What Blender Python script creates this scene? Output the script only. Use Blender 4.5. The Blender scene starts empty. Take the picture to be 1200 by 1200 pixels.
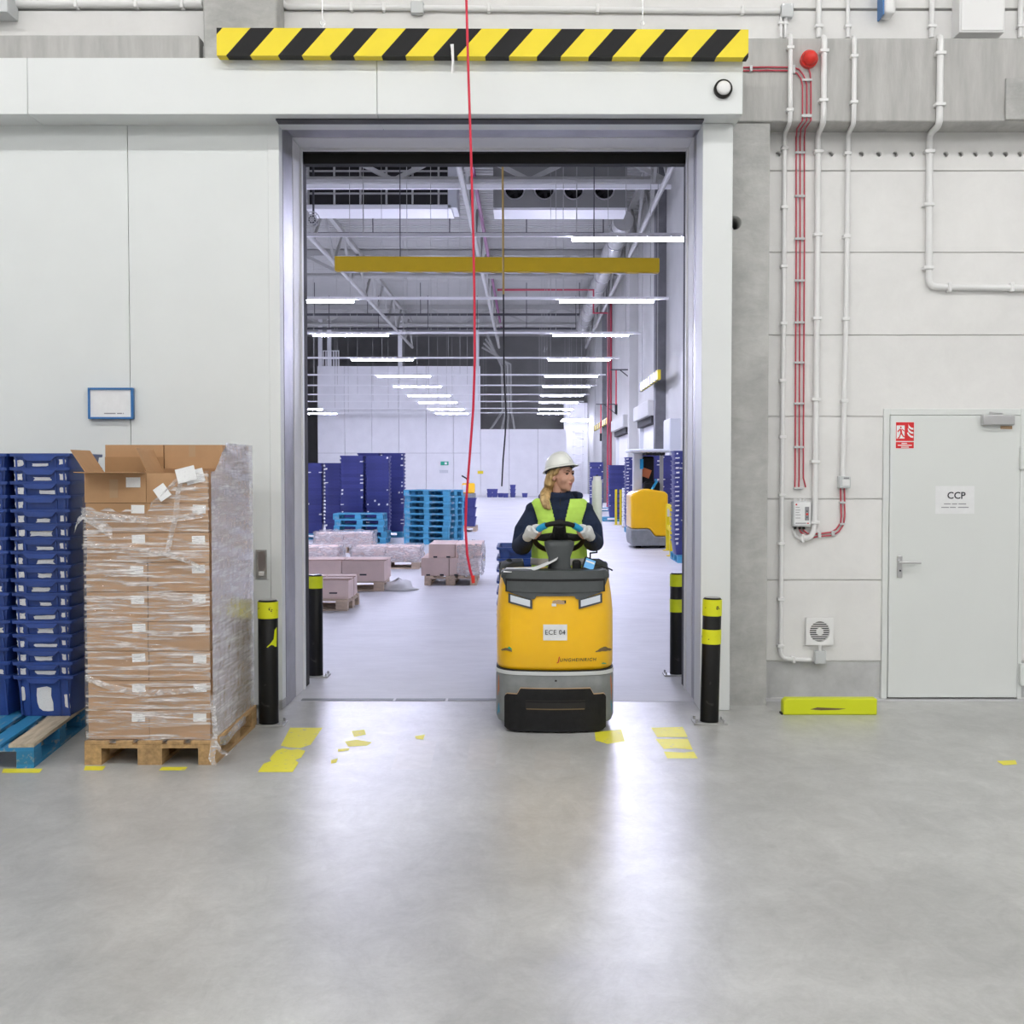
import bpy, bmesh, math, random
from mathutils import Vector, Matrix, Euler

# ------------------------------------------------------------------ camera, world, exposure
R = math.radians
SC = bpy.context.scene
COL = SC.collection
F, PX, PY, CAM_H = 1400.0, 617.0, 600.0, 1.75
PITCH = math.atan(48 / F)
cam_d = bpy.data.cameras.new('camera')
cam_d.sensor_width = 36
cam_d.lens = F / 1200 * 36
cam_d.shift_x = -(PX - 600) / 1200
cam_d.clip_end = 300
cam = bpy.data.objects.new('camera', cam_d)
COL.objects.link(cam)
cam.location = (0, 0, CAM_H)
cam.rotation_euler = (R(90) - PITCH, 0, 0)
SC.camera = cam

w = bpy.data.worlds.new('world')
SC.world = w
w.use_nodes = True
w.node_tree.nodes['Background'].inputs[0].default_value = (0.8, 0.85, 1, 1)
w.node_tree.nodes['Background'].inputs[1].default_value = 0.3

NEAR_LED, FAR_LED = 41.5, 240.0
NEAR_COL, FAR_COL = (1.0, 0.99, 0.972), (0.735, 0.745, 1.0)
vs = SC.view_settings
vs.view_transform = 'Standard'
vs.look = 'None'
vs.gamma = 1
vs.exposure = 0.0
vs.use_curve_mapping = False

random.seed(7)

# ------------------------------------------------------------------ helpers
def at(px, py, Y):
    """point of the place at depth Y that the photograph shows at (px, py)"""
    u, v = (px - PX) / F, (PY - py) / F
    c, s = math.cos(PITCH), math.sin(PITCH)
    d = Vector((u, c + v * s, -s + v * c))
    d *= Y / d.y
    return Vector((d.x, d.y, d.z + CAM_H))

def ground(px, py, z=0.0):
    lo, hi = 2.0, 300.0
    for _ in range(60):
        m = (lo + hi) / 2
        if at(px, py, m).z > z: lo = m
        else: hi = m
    return at(px, py, lo)

ORG = {}
ORD = ['', 'first', 'second', 'third', 'fourth', 'fifth', 'sixth', 'seventh', 'eighth', 'ninth', 'tenth', 'eleventh',
       'twelfth', 'thirteenth', 'fourteenth', 'fifteenth', 'sixteenth', 'seventeenth', 'eighteenth', 'nineteenth', 'twentieth', 'twenty-first']

def tag(o, label=None, cat=None, group=None, kind=None):
    if label: o['label'] = label
    if cat: o['category'] = cat
    if group: o['group'] = group
    if kind: o['kind'] = kind
    return o

def thing(name, label, cat, loc=(0, 0, 0), group=None, kind=None, local=False, rz=0):
    o = bpy.data.objects.new(name, None)
    COL.objects.link(o)
    o.empty_display_size = 0.1
    o.location = loc
    o.rotation_euler = (0, 0, rz)
    ORG[o.name] = Vector((0, 0, 0)) if local else Vector(loc)
    return tag(o, label, cat, group, kind)

def link(me, name, parent=None):
    o = bpy.data.objects.new(name, me)
    COL.objects.link(o)
    if parent is not None:
        o.parent = parent
        ORG[o.name] = ORG.get(parent.name, Vector((0, 0, 0)))
    else:
        ORG[o.name] = Vector((0, 0, 0))
    return o

class MB:
    def __init__(self):
        self.v, self.f = [], []
    def add(self, vs_, fs_):
        n = len(self.v)
        self.v += [tuple(p) for p in vs_]
        self.f += [tuple(i + n for i in f) for f in fs_]
        return self
    def box(self, x0, x1, y0, y1, z0, z1):
        return self.add([(x0, y0, z0), (x1, y0, z0), (x1, y1, z0), (x0, y1, z0), (x0, y0, z1), (x1, y0, z1), (x1, y1, z1), (x0, y1, z1)],
                        [(0, 3, 2, 1), (4, 5, 6, 7), (0, 1, 5, 4), (1, 2, 6, 5), (2, 3, 7, 6), (3, 0, 4, 7)])
    def obox(self, c, size, rot=(0, 0, 0)):
        m = Euler(rot).to_matrix()
        c = Vector(c)
        pts = []
        for z in (-.5, .5):
            for x, y in ((-.5, -.5), (.5, -.5), (.5, .5), (-.5, .5)):
                pts.append(c + m @ Vector((x * size[0], y * size[1], z * size[2])))
        return self.add(pts, [(0, 3, 2, 1), (4, 5, 6, 7), (0, 1, 5, 4), (1, 2, 6, 5), (2, 3, 7, 6), (3, 0, 4, 7)])
    def bar(self, p0, p1, wd, ht=None):
        """rectangular bar between two points"""
        p0, p1 = Vector(p0), Vector(p1)
        ht = ht or wd
        d = (p1 - p0).normalized()
        up = Vector((0, 0, 1)) if abs(d.z) < .95 else Vector((0, 1, 0))
        s = d.cross(up).normalized() * wd / 2
        u = s.cross(d).normalized() * ht / 2
        pts = [p + a for p in (p0, p1) for a in (-s - u, s - u, s + u, -s + u)]
        return self.add(pts, [(0, 3, 2, 1), (4, 5, 6, 7), (0, 1, 5, 4), (1, 2, 6, 5), (2, 3, 7, 6), (3, 0, 4, 7)])
    def tube(self, pts, r, n=8, cap=True):
        pts = [Vector(p) for p in pts]
        rs = r if isinstance(r, (list, tuple)) else [r] * len(pts)
        ring = []
        prev = None
        for i, p in enumerate(pts):
            if i == 0: d = pts[1] - p
            elif i == len(pts) - 1: d = p - pts[i - 1]
            else: d = (pts[i + 1] - p).normalized() + (p - pts[i - 1]).normalized()
            d.normalize()
            if prev is None:
                up = Vector((0, 0, 1)) if abs(d.z) < .9 else Vector((0, 1, 0))
                s = d.cross(up).normalized()
            else:
                s = (prev - d * prev.dot(d)).normalized()
            prev = s
            t = d.cross(s)
            for k in range(n):
                a = 2 * math.pi * k / n
                ring.append(p + (s * math.cos(a) + t * math.sin(a)) * rs[i])
        fs = []
        for i in range(len(pts) - 1):
            for k in range(n):
                a, b = i * n + k, i * n + (k + 1) % n
                fs.append((a, a + n, b + n, b))
        if cap:
            fs.append(tuple(range(n)))
            fs.append(tuple(range(len(pts) * n - 1, (len(pts) - 1) * n - 1, -1)))
        return self.add(ring, fs)
    def cyl(self, p0, p1, r, n=16, r2=None):
        return self.tube([p0, p1], [r, r if r2 is None else r2], n)
    def prism(self, poly, y0, y1):
        """polygon in x,z extruded along y"""
        n = len(poly)
        vs_ = [(x, y0, z) for x, z in poly] + [(x, y1, z) for x, z in poly]
        fs = [tuple(range(n)), tuple(range(2 * n - 1, n - 1, -1))]
        for i in range(n):
            j = (i + 1) % n
            fs.append((i, i + n, j + n, j))
        return self.add(vs_, fs)
    def ell(self, c, r, rot=None, nu=16, nv=10):
        c = Vector(c)
        vs_, fs = [], []
        m = rot if rot is not None else Matrix.Identity(3)
        for j in range(nv + 1):
            t = math.pi * j / nv
            for i in range(nu):
                p = 2 * math.pi * i / nu
                vs_.append(c + m @ Vector((r[0] * math.sin(t) * math.cos(p), r[1] * math.sin(t) * math.sin(p), r[2] * math.cos(t))))
        for j in range(nv):
            for i in range(nu):
                a, b = j * nu + i, j * nu + (i + 1) % nu
                fs.append((a, a + nu, b + nu, b))
        self.add(vs_, fs)
        return self
    def loft(self, rings, cap=True, closed=True):
        n = len(rings[0])
        vs_ = [p for r_ in rings for p in r_]
        fs = []
        for j in range(len(rings) - 1):
            for i in range(n if closed else n - 1):
                a, b = j * n + i, j * n + (i + 1) % n
                fs.append((a, b, b + n, a + n))
        if cap:
            fs.append(tuple(range(n - 1, -1, -1)))
            fs.append(tuple(range((len(rings) - 1) * n, len(rings) * n)))
        return self.add(vs_, fs)
    def lathe(self, prof, c, axis='z', n=24):
        """profile (r, h) turned about an axis through c"""
        c = Vector(c)
        rings = []
        for r_, h in prof:
            row = []
            for k in range(n):
                a = 2 * math.pi * k / n
                ca, sa = r_ * math.cos(a), r_ * math.sin(a)
                row.append(c + (Vector((ca, sa, h)) if axis == 'z' else Vector((ca, h, -sa)) if axis == 'y' else Vector((h, ca, sa))))
            rings.append(row)
        return self.loft(rings)
    def mesh(self, name, mat, org=Vector((0, 0, 0)), smooth=False):
        me = bpy.data.meshes.new(name)
        me.from_pydata([(p[0] - org.x, p[1] - org.y, p[2] - org.z) for p in self.v], [], self.f)
        bm = bmesh.new()
        bm.from_mesh(me)
        bmesh.ops.remove_doubles(bm, verts=bm.verts, dist=1e-6)
        bmesh.ops.dissolve_degenerate(bm, edges=bm.edges, dist=1e-7)
        bmesh.ops.recalc_face_normals(bm, faces=bm.faces)
        bm.to_mesh(me)
        bm.free()
        if smooth:
            me.shade_smooth()
            if smooth != 'full':
                me.set_sharp_from_angle(angle=R(smooth if isinstance(smooth, (int, float)) and smooth > 1 else 40))
        if mat: me.materials.append(M[mat])
        me.update()
        return me
    def build(self, name, mat, parent=None, smooth=False, bevel=0, seg=2):
        org = ORG.get(parent.name, Vector((0, 0, 0))) if parent is not None else Vector((0, 0, 0))
        if parent is None:                                   # base point of a thing that is one mesh
            xs = [p[0] for p in self.v]; ys = [p[1] for p in self.v]; zs = [p[2] for p in self.v]
            base = Vector(((min(xs) + max(xs)) / 2, (min(ys) + max(ys)) / 2, min(zs)))
            o = link(self.mesh(name, mat, base, smooth), name)
            o.location = base
            ORG[o.name] = base
        else:
            o = link(self.mesh(name, mat, org, smooth), name, parent)
        if bevel:
            b = o.modifiers.new('bevel', 'BEVEL')
            b.width = bevel
            b.segments = seg
            b.limit_method = 'ANGLE'
            b.angle_limit = R(40)
            o.data.shade_smooth()
            o.data.set_sharp_from_angle(angle=R(50))
        return o

def dup(root, loc=None, rz=None, label=None, group=None):
    c = root.copy()
    COL.objects.link(c)
    if loc is not None: c.location = loc
    if rz is not None: c.rotation_euler = (0, 0, rz)
    if label: c['label'] = label
    if group: c['group'] = group
    for ch in [k for k in root.children]:
        d = ch.copy()
        COL.objects.link(d)
        d.parent = c
        for g in [k for k in ch.children]:
            e = g.copy()
            COL.objects.link(e)
            e.parent = d
    return c

def evaluated(o):
    dg = bpy.context.evaluated_depsgraph_get()
    dg.update()
    return bpy.data.meshes.new_from_object(o.evaluated_get(dg))

def plate_mesh(name, outer, holes, y0, y1, mat, org=Vector((0, 0, 0))):
    """flat plate in x,z with holes, between y0 and y1"""
    cu = bpy.data.curves.new('t', 'CURVE')
    cu.dimensions = '2D'
    cu.fill_mode = 'BOTH'
    cu.extrude = abs(y1 - y0) / 2
    for poly in [outer] + holes:
        s = cu.splines.new('POLY')
        s.points.add(len(poly) - 1)
        for q, p in zip(s.points, poly): q.co = (p[0], p[1], 0, 1)
        s.use_cyclic_u = True
    o = bpy.data.objects.new('t', cu)
    COL.objects.link(o)
    me = evaluated(o)
    bpy.data.objects.remove(o)
    ym = (y0 + y1) / 2
    for v in me.vertices:
        v.co = (v.co.x - org.x, v.co.z + ym - org.y, v.co.y - org.z)
    me.name = name
    bm = bmesh.new(); bm.from_mesh(me)
    bmesh.ops.remove_doubles(bm, verts=bm.verts, dist=1e-6)
    bmesh.ops.recalc_face_normals(bm, faces=bm.faces)
    bm.to_mesh(me); bm.free()
    me.materials.clear()
    me.materials.append(M[mat])
    return me

def circle(cx, cz, r, n=20):
    return [(cx + r * math.cos(2 * math.pi * k / n), cz + r * math.sin(2 * math.pi * k / n)) for k in range(n)]

def rect(x0, x1, z0, z1):
    return [(x0, z0), (x1, z0), (x1, z1), (x0, z1)]

def text(name, s, size, loc, mat, parent, shear=0, bold=0, spacing=1.0):
    """flat lettering facing the camera side (-y)"""
    cu = bpy.data.curves.new('t', 'FONT')
    cu.body = s
    cu.size = size
    cu.align_x = 'CENTER'
    cu.align_y = 'CENTER'
    cu.shear = shear
    cu.offset = bold
    cu.space_character = spacing
    cu.extrude = 0.0006
    cu.resolution_u = 3
    o = bpy.data.objects.new('t', cu)
    COL.objects.link(o)
    me = evaluated(o)
    bpy.data.objects.remove(o)
    org = ORG.get(parent.name, Vector((0, 0, 0)))
    for v in me.vertices:
        v.co = (v.co.x + loc[0] - org.x, -v.co.z + loc[1] - org.y, v.co.y + loc[2] - org.z)
    me.materials.clear()
    me.materials.append(M[mat])
    return link(me, name, parent)

# ------------------------------------------------------------------ materials
M = {}
def material(name, col, rough=.5, metal=0, var=.0, scale=4, stretch=(1, 1, 1), bump=0, bscale=60, col2=None, rand=0, spec=.5,
             coat=0, lo=.35, hi=.65, detail=6, rvar=0):
    m = bpy.data.materials.new(name)
    m.use_nodes = True
    nt = m.node_tree
    b = nt.nodes['Principled BSDF']
    b.inputs['Base Color'].default_value = (*col, 1)
    b.inputs['Roughness'].default_value = rough
    b.inputs['Metallic'].default_value = metal
    b.inputs['Specular IOR Level'].default_value = spec
    if coat:
        b.inputs['Coat Weight'].default_value = coat
        b.inputs['Coat Roughness'].default_value = .12
    tc = nt.nodes.new('ShaderNodeTexCoord')
    mp = nt.nodes.new('ShaderNodeMapping')
    mp.inputs['Scale'].default_value = stretch
    nt.links.new(tc.outputs['Object'], mp.inputs['Vector'])
    out = None
    if var or col2:
        n = nt.nodes.new('ShaderNodeTexNoise')
        n.inputs['Scale'].default_value = scale
        n.inputs['Detail'].default_value = detail
        n.inputs['Roughness'].default_value = .62
        nt.links.new(mp.outputs['Vector'], n.inputs['Vector'])
        cr = nt.nodes.new('ShaderNodeValToRGB')
        c2 = col2 or tuple(max(0, c * (1 - var)) for c in col)
        cr.color_ramp.elements[0].position = lo
        cr.color_ramp.elements[0].color = (*c2, 1)
        cr.color_ramp.elements[1].position = hi
        cr.color_ramp.elements[1].color = (*col, 1)
        nt.links.new(n.outputs['Fac'], cr.inputs['Fac'])
        out = cr.outputs['Color']
        if rvar:
            mr = nt.nodes.new('ShaderNodeMapRange')
            mr.inputs['To Min'].default_value = rough - rvar
            mr.inputs['To Max'].default_value = rough + rvar
            nt.links.new(n.outputs['Fac'], mr.inputs['Value'])
            nt.links.new(mr.outputs['Result'], b.inputs['Roughness'])
    if rand:
        oi = nt.nodes.new('ShaderNodeObjectInfo')
        mr = nt.nodes.new('ShaderNodeMapRange')
        mr.inputs['To Min'].default_value = 1 - rand
        mr.inputs['To Max'].default_value = 1 + rand
        nt.links.new(oi.outputs['Random'], mr.inputs['Value'])
        mx = nt.nodes.new('ShaderNodeVectorMath')
        mx.operation = 'SCALE'
        if out: nt.links.new(out, mx.inputs[0])
        else: mx.inputs[0].default_value = col
        nt.links.new(mr.outputs['Result'], mx.inputs['Scale'])
        out = mx.outputs['Vector']
    if out: nt.links.new(out, b.inputs['Base Color'])
    if bump:
        n2 = nt.nodes.new('ShaderNodeTexNoise')
        n2.inputs['Scale'].default_value = bscale
        n2.inputs['Detail'].default_value = 5
        nt.links.new(mp.outputs['Vector'], n2.inputs['Vector'])
        bp = nt.nodes.new('ShaderNodeBump')
        bp.inputs['Strength'].default_value = bump
        bp.inputs['Distance'].default_value = .01
        nt.links.new(n2.outputs['Fac'], bp.inputs['Height'])
        nt.links.new(bp.outputs['Normal'], b.inputs['Normal'])
    M[name] = m
    return m

def emitter(name, col, strength):
    m = bpy.data.materials.new(name)
    m.use_nodes = True
    b = m.node_tree.nodes['Principled BSDF']
    b.inputs['Base Color'].default_value = (.9, .9, .9, 1)
    b.inputs['Emission Color'].default_value = (*col, 1)
    b.inputs['Emission Strength'].default_value = strength
    M[name] = m

emitter('led_near', NEAR_COL, NEAR_LED)
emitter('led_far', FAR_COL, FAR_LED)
emitter('screen_glow', (.16, .52, 1), .55)
M['screen_glow'].node_tree.nodes['Principled BSDF'].inputs['Base Color'].default_value = (.05, .15, .25, 1)
material('floor_concrete', (.51, .513, .50), .32, var=.26, scale=1.1, bump=.03, bscale=25, spec=.6, detail=9, rvar=.07)
material('floor_hall', (.66, .66, .68), .5, var=.12, scale=.7, bump=.03, bscale=20, spec=.4, detail=9, rvar=.06)
material('ghost_paint', (.53, .52, .50), .33, var=.15, scale=9)
material('wall_panel', (.80, .795, .785), .75, var=.07, scale=1.6, bump=.05, bscale=45)
material('wall_white', (.80, .80, .80), .7, var=.06, scale=1.2, bump=.03)
material('concrete', (.50, .50, .485), .8, var=.26, scale=3.2, bump=.16, bscale=40, detail=9)
material('concrete_beam', (.52, .515, .50), .8, var=.22, scale=5, stretch=(2.2, 1, .35), bump=.12, bscale=50, detail=9)
material('concrete_plinth', (.56, .565, .565), .8, var=.22, scale=4, bump=.1, bscale=40)
material('concrete_dark', (.20, .20, .205), .85, var=.25, scale=2, bump=.1)
material('hall_wall', (.57, .57, .535), .8, var=.08, scale=.8)
material('hall_grey', (.24, .24, .225), .8, var=.12, scale=.6)
material('hall_dark', (.022, .021, .02), .85)
material('roof_sheet', (.44, .44, .41), .6)
material('bar_yellow', (.92, .62, .01), .5, var=.05, scale=4)
material('steel_grey', (.43, .43, .40), .55, var=.1, scale=2)
material('pipe_dark', (.05, .05, .055), .6)
material('pipe_purple', (.24, .05, .17), .5)
material('pipe_red', (.42, .04, .07), .5)
material('door_white', (.745, .775, .775), .42, var=.03, scale=1.5)
material('header_white', (.76, .785, .785), .45, var=.03, scale=1.5)
material('frame_metal', (.36, .36, .39), .38, metal=.55, var=.28, scale=4, detail=8)
material('lining_white', (.80, .80, .82), .45, var=.06, scale=2)
material('rubber', (.012, .011, .010), .7)
material('plastic_white', (.82, .82, .82), .45)
material('plastic_grey', (.60, .62, .63), .45)
material('door_leaf', (.74, .765, .75), .45, var=.03, scale=1)
material('steel', (.62, .62, .63), .28, metal=.9)
material('galvanised', (.50, .50, .49), .45, metal=.6, var=.3, scale=9)
material('yellow_paint', (.86, .74, .012), .5, var=.08, scale=6)
material('hazard_yellow', (.88, .70, .01), .5, var=.05, scale=4)
material('hazard_black', (.006, .006, .007), .5, spec=.25)
material('bollard_yellow', (.70, .78, .01), .42, var=.1, scale=9)
material('bollard_black', (.007, .007, .007), .42, spec=.25, col2=(.03, .03, .028), scale=9, lo=.34, hi=.38)
material('kerb_yellow', (.66, .72, .01), .5, col2=(.25, .27, .04), scale=11, lo=.28, hi=.36)
material('floor_yellow', (.80, .74, .04), .5, col2=(.52, .50, .28), scale=16, lo=.33, hi=.40)
material('red_plastic', (.72, .03, .02), .3)
material('red_cable', (.50, .055, .085), .5)
material('red_cord', (.62, .012, .045), .5)
material('sign_red', (.72, .02, .025), .5)
material('sign_white', (.88, .88, .88), .6)
material('sign_green', (.0, .35, .2), .5)
material('ink', (.02, .02, .03), .6)
material('ink_grey', (.28, .28, .30), .6)
material('ink_red', (.6, .03, .03), .5)
material('paper', (.83, .84, .85), .7, var=.05, scale=20)
material('label_paper', (.88, .89, .90), .7, col2=(.74, .75, .77), scale=90, stretch=(1, 1, 3), lo=.36, hi=.44)
material('torn_paper', (.78, .78, .78), .8, col2=(.40, .40, .44), scale=60, lo=.33, hi=.42)
material('blue_frame', (.03, .16, .42), .35)
material('crate_blue', (.028, .070, .30), .36, var=.22, scale=7, rand=.14, coat=.15)
material('crate_far', (.058, .068, .27), .45, var=.18, scale=4, rand=.12)
material('cardboard', (.49, .29, .15), .8, var=.10, scale=6, rand=.07, bump=.04, bscale=60)
material('cardboard_in', (.40, .23, .11), .85, var=.1, scale=6)
material('cardboard_pink', (.84, .66, .60), .85, var=.1, scale=3, rand=.08)
material('tape', (.46, .30, .17), .3)
material('pallet_wood', (.52, .33, .15), .8, var=.38, scale=5, stretch=(6, .7, 6), rand=.14, bump=.12, bscale=30)
material('pallet_pale', (.70, .55, .42), .85, var=.3, scale=5, stretch=(6, .7, 6), rand=.14)
material('pallet_blue', (.02, .20, .42), .65, col2=(.36, .36, .30), scale=5, stretch=(5, .7, 5), lo=.30, hi=.46, rand=.12, bump=.1, bscale=30)
material('pallet_far_blue', (.07, .34, .54), .7, col2=(.30, .42, .52), scale=3, lo=.3, hi=.45, rand=.16)
material('pallet_bare', (.55, .47, .36), .8, var=.35, scale=5, stretch=(5, .7, 5), bump=.1, bscale=30)
material('truck_yellow', (.98, .55, .002), .30, var=.05, scale=3, coat=.4)
material('truck_grey', (.25, .265, .27), .5, var=.25, scale=7, detail=8)
material('truck_dark', (.055, .063, .066), .5, var=.12, scale=14, bump=.05, bscale=160)
material('truck_black', (.011, .011, .012), .6, spec=.3, var=.4, scale=20, bump=.2, bscale=90)
material('lamp_glass', (.66, .71, .78), .12, coat=.6)
material('scuff_paint', (.16, .11, .05), .7)
material('scuff_blue', (.08, .30, .45), .6)
material('scuff_orange', (.55, .16, .05), .6)
material('grip_blue', (.01, .33, .62), .45)
material('glove', (.72, .73, .73), .85, var=.1, scale=40, bump=.2, bscale=200)
material('skin', (.62, .345, .25), .5, var=.06, scale=30)
material('lips', (.50, .16, .15), .45)
material('brow', (.12, .07, .035), .8)
material('eye_dark', (.03, .02, .018), .2)
material('hair', (.62, .43, .19), .5, col2=(.28, .17, .06), scale=45, stretch=(1, 1, .12), lo=.35, hi=.6)
material('fleece', (.012, .024, .062), .95, var=.3, scale=30, bump=.35, bscale=140)
material('vest', (.56, .86, .13), .75, var=.1, scale=14, bump=.1, bscale=30)
material('reflective', (.42, .42, .43), .4)
material('helmet', (.80, .81, .77), .32, coat=.2)
material('helmet_in', (.05, .055, .07), .7)
material('film_roll', (.76, .80, .76), .3, coat=.3, var=.05, scale=3, stretch=(1, 1, 30))
material('cable_black', (.015, .015, .015), .5)
material('chain_gold', (.55, .38, .12), .4, metal=.5)

def mottle(name, scale, amount, stretch=(1, 1, 1)):
    """multiply a finer mottling onto a material's colour"""
    nt = M[name].node_tree
    b = nt.nodes['Principled BSDF']
    src = b.inputs['Base Color'].links[0].from_socket
    tc = nt.nodes.new('ShaderNodeTexCoord')
    mp = nt.nodes.new('ShaderNodeMapping')
    mp.inputs['Scale'].default_value = stretch
    n = nt.nodes.new('ShaderNodeTexNoise')
    n.inputs['Scale'].default_value = scale
    n.inputs['Detail'].default_value = 10
    n.inputs['Roughness'].default_value = .75
    n.inputs['Distortion'].default_value = .8
    mr = nt.nodes.new('ShaderNodeMapRange')
    mr.inputs['From Min'].default_value = .3
    mr.inputs['From Max'].default_value = .7
    mr.inputs['To Min'].default_value = 1 - amount
    mr.inputs['To Max'].default_value = 1 + amount
    vm = nt.nodes.new('ShaderNodeVectorMath')
    vm.operation = 'SCALE'
    nt.links.new(tc.outputs['Object'], mp.inputs['Vector'])
    nt.links.new(mp.outputs['Vector'], n.inputs['Vector'])
    nt.links.new(n.outputs['Fac'], mr.inputs['Value'])
    nt.links.new(src, vm.inputs[0])
    nt.links.new(mr.outputs['Result'], vm.inputs['Scale'])
    nt.links.new(vm.outputs['Vector'], b.inputs['Base Color'])
mottle('floor_concrete', 5, .14, (1, .6, 1))
mottle('floor_concrete', 28, .08)
mottle('floor_hall', 4, .08, (.5, 1.2, 1))
mottle('concrete', 9, .12, (.7, 1, 1.6))
mottle('wall_panel', 3, .03)

def film_material(name, base, amp, axis_scale, tint=(.93, .93, .95)):
    m = bpy.data.materials.new(name)
    m.use_nodes = True
    nt = m.node_tree
    for n in list(nt.nodes): nt.nodes.remove(n)
    o = nt.nodes.new('ShaderNodeOutputMaterial')
    tr = nt.nodes.new('ShaderNodeBsdfTransparent')
    pb = nt.nodes.new('ShaderNodeBsdfPrincipled')
    pb.inputs['Base Color'].default_value = (*tint, 1)
    pb.inputs['Roughness'].default_value = .16
    gl = nt.nodes.new('ShaderNodeBsdfGlossy')
    gl.inputs['Roughness'].default_value = .09
    fr = nt.nodes.new('ShaderNodeFresnel')
    fr.inputs['IOR'].default_value = 1.45
    geo = nt.nodes.new('ShaderNodeNewGeometry')
    ior = nt.nodes.new('ShaderNodeMapRange')
    ior.inputs['To Min'].default_value = 1.45
    ior.inputs['To Max'].default_value = 1 / 1.45
    nt.links.new(geo.outputs['Backfacing'], ior.inputs['Value'])
    nt.links.new(ior.outputs['Result'], fr.inputs['IOR'])
    tc = nt.nodes.new('ShaderNodeTexCoord')
    mp = nt.nodes.new('ShaderNodeMapping')
    mp.inputs['Scale'].default_value = axis_scale
    mp.inputs['Rotation'].default_value = (0, R(4), 0)
    ns = nt.nodes.new('ShaderNodeTexNoise')
    ns.inputs['Scale'].default_value = 1
    ns.inputs['Detail'].default_value = 8
    ns.inputs['Roughness'].default_value = .72
    ns.inputs['Distortion'].default_value = .5
    rp = nt.nodes.new('ShaderNodeValToRGB')
    rp.color_ramp.elements[0].position = .47
    rp.color_ramp.elements[0].color = (base, base, base, 1)
    rp.color_ramp.elements[1].position = .70
    rp.color_ramp.elements[1].color = (amp, amp, amp, 1)
    bp = nt.nodes.new('ShaderNodeBump')
    bp.inputs['Strength'].default_value = .35
    bp.inputs['Distance'].default_value = .004
    m1 = nt.nodes.new('ShaderNodeMixShader')
    m2 = nt.nodes.new('ShaderNodeMixShader')
    L = nt.links.new
    L(tc.outputs['Object'], mp.inputs['Vector']); L(mp.outputs['Vector'], ns.inputs['Vector'])
    L(ns.outputs['Fac'], rp.inputs['Fac']); L(ns.outputs['Fac'], bp.inputs['Height'])
    L(bp.outputs['Normal'], pb.inputs['Normal']); L(bp.outputs['Normal'], gl.inputs['Normal'])
    L(rp.outputs['Color'], m1.inputs[0]); L(tr.outputs[0], m1.inputs[1]); L(pb.outputs[0], m1.inputs[2])
    L(fr.outputs[0], m2.inputs[0]); L(m1.outputs[0], m2.inputs[1]); L(gl.outputs[0], m2.inputs[2])
    L(m2.outputs[0], o.inputs['Surface'])
    M[name] = m
film_material('film', .06, .95, (3.0, 3.0, 48))
film_material('film_side_sheen', .50, .95, (3, 3, 40))  # whiter film paints in the hall light reflected off the side
film_material('film_loose', .20, .9, (14, 14, 30))
film_material('film_far', .28, .85, (5, 5, 14))

def crack_material(name, paint, under, scale, lo):
    """paint worn through to what lies beneath, sharp edged"""
    material(name, paint, .45, col2=under, scale=scale, lo=lo, hi=lo + .015)
crack_material('bollard_worn', (.72, .74, .01), (.014, .014, .014), 14, .36)

# ------------------------------------------------------------------ the setting
Y_LEAF, Y_WALL, Y_COL, Y_REAR = 8.74, 9.14, 8.87, 9.75
XL, XR = -1.79, 1.28
Z_OPEN = at(600, 140, 8.75).z
X_HALL, Z_ROOF, Y_END = 4.7, 12.4, 84.0

f = MB().box(-12, 12, -14, 9.02, -.2, 0).build('floor', 'floor_concrete')
tag(f, 'polished grey concrete floor in front of the doorway', 'floor', kind='structure')
f2 = MB().box(-18, 12, 9.03, 96, -.2, 0).build('floor', 'floor_hall')
tag(f2, 'pale lavender lit concrete floor of the hall beyond the doorway', 'floor', kind='structure')
js = MB().box(-12, 12, 9.015, 9.035, -.2, -.004).build('trim_1', 'pipe_dark')
tag(js, 'dark floor joint crossing under the doorway', 'joint', kind='structure')

# dividing wall, core
wb = thing('wall_back', 'pale precast concrete wall with horizontal grooved panels beside the grey door', 'wall', (0, 9.3, 0), kind='structure')
zt = 9.0
MB().box(-12, XL - .02, 9.2, Y_REAR, 0, Z_OPEN).box(-12, 12, 9.2, Y_REAR, Z_OPEN + .02, Z_ROOF + .2) \
    .box(XR + .02, 2.70, 9.2, Y_REAR, 0, Z_OPEN + .02).box(3.85, 12, 9.2, Y_REAR, 0, Z_OPEN + .02) \
    .box(2.70, 3.85, 9.2, Y_REAR, at(1100, 478, Y_WALL).z, Z_OPEN + .02).box(2.70, 3.85, 9.4, Y_REAR, 0, 2.4).build('wall_core', 'wall_white', wb)
xa = at(899, 400, Y_WALL).x
dx0, dx1 = at(1034, 600, Y_WALL).x, at(1199, 600, Y_WALL).x
zs = [at(900, y, Y_WALL).z for y in (152, 200, 296, 393, 488, 585, 680, 775)]
gap = .0045
zdoor = at(1100, 479, Y_WALL).z
for b_ in ((xa, dx0, 0, zs[1]), (dx0, dx1, zdoor, zs[1]), (dx1, 12, 0, zs[1])):
    MB().box(b_[0], b_[1], Y_WALL + .014, 9.2, b_[2], b_[3]).build('groove_filler', 'wall_panel', wb)  # filler added close behind the panels so the grooves look less dark
holes_px = [912, 974, 1009.5, 1030, 1049.5, 1069, 1108.5, 1126, 1143.5, 1161.5, 1178.5, 1195.5]
hz = at(900, 180.5, Y_WALL).z
holes = [circle(at(x, 180, Y_WALL).x, hz, .021, 14) for x in holes_px] + [circle(at(1195.5 + 18 * k, 180, Y_WALL).x, hz, .021, 14) for k in range(1, 12)]
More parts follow.
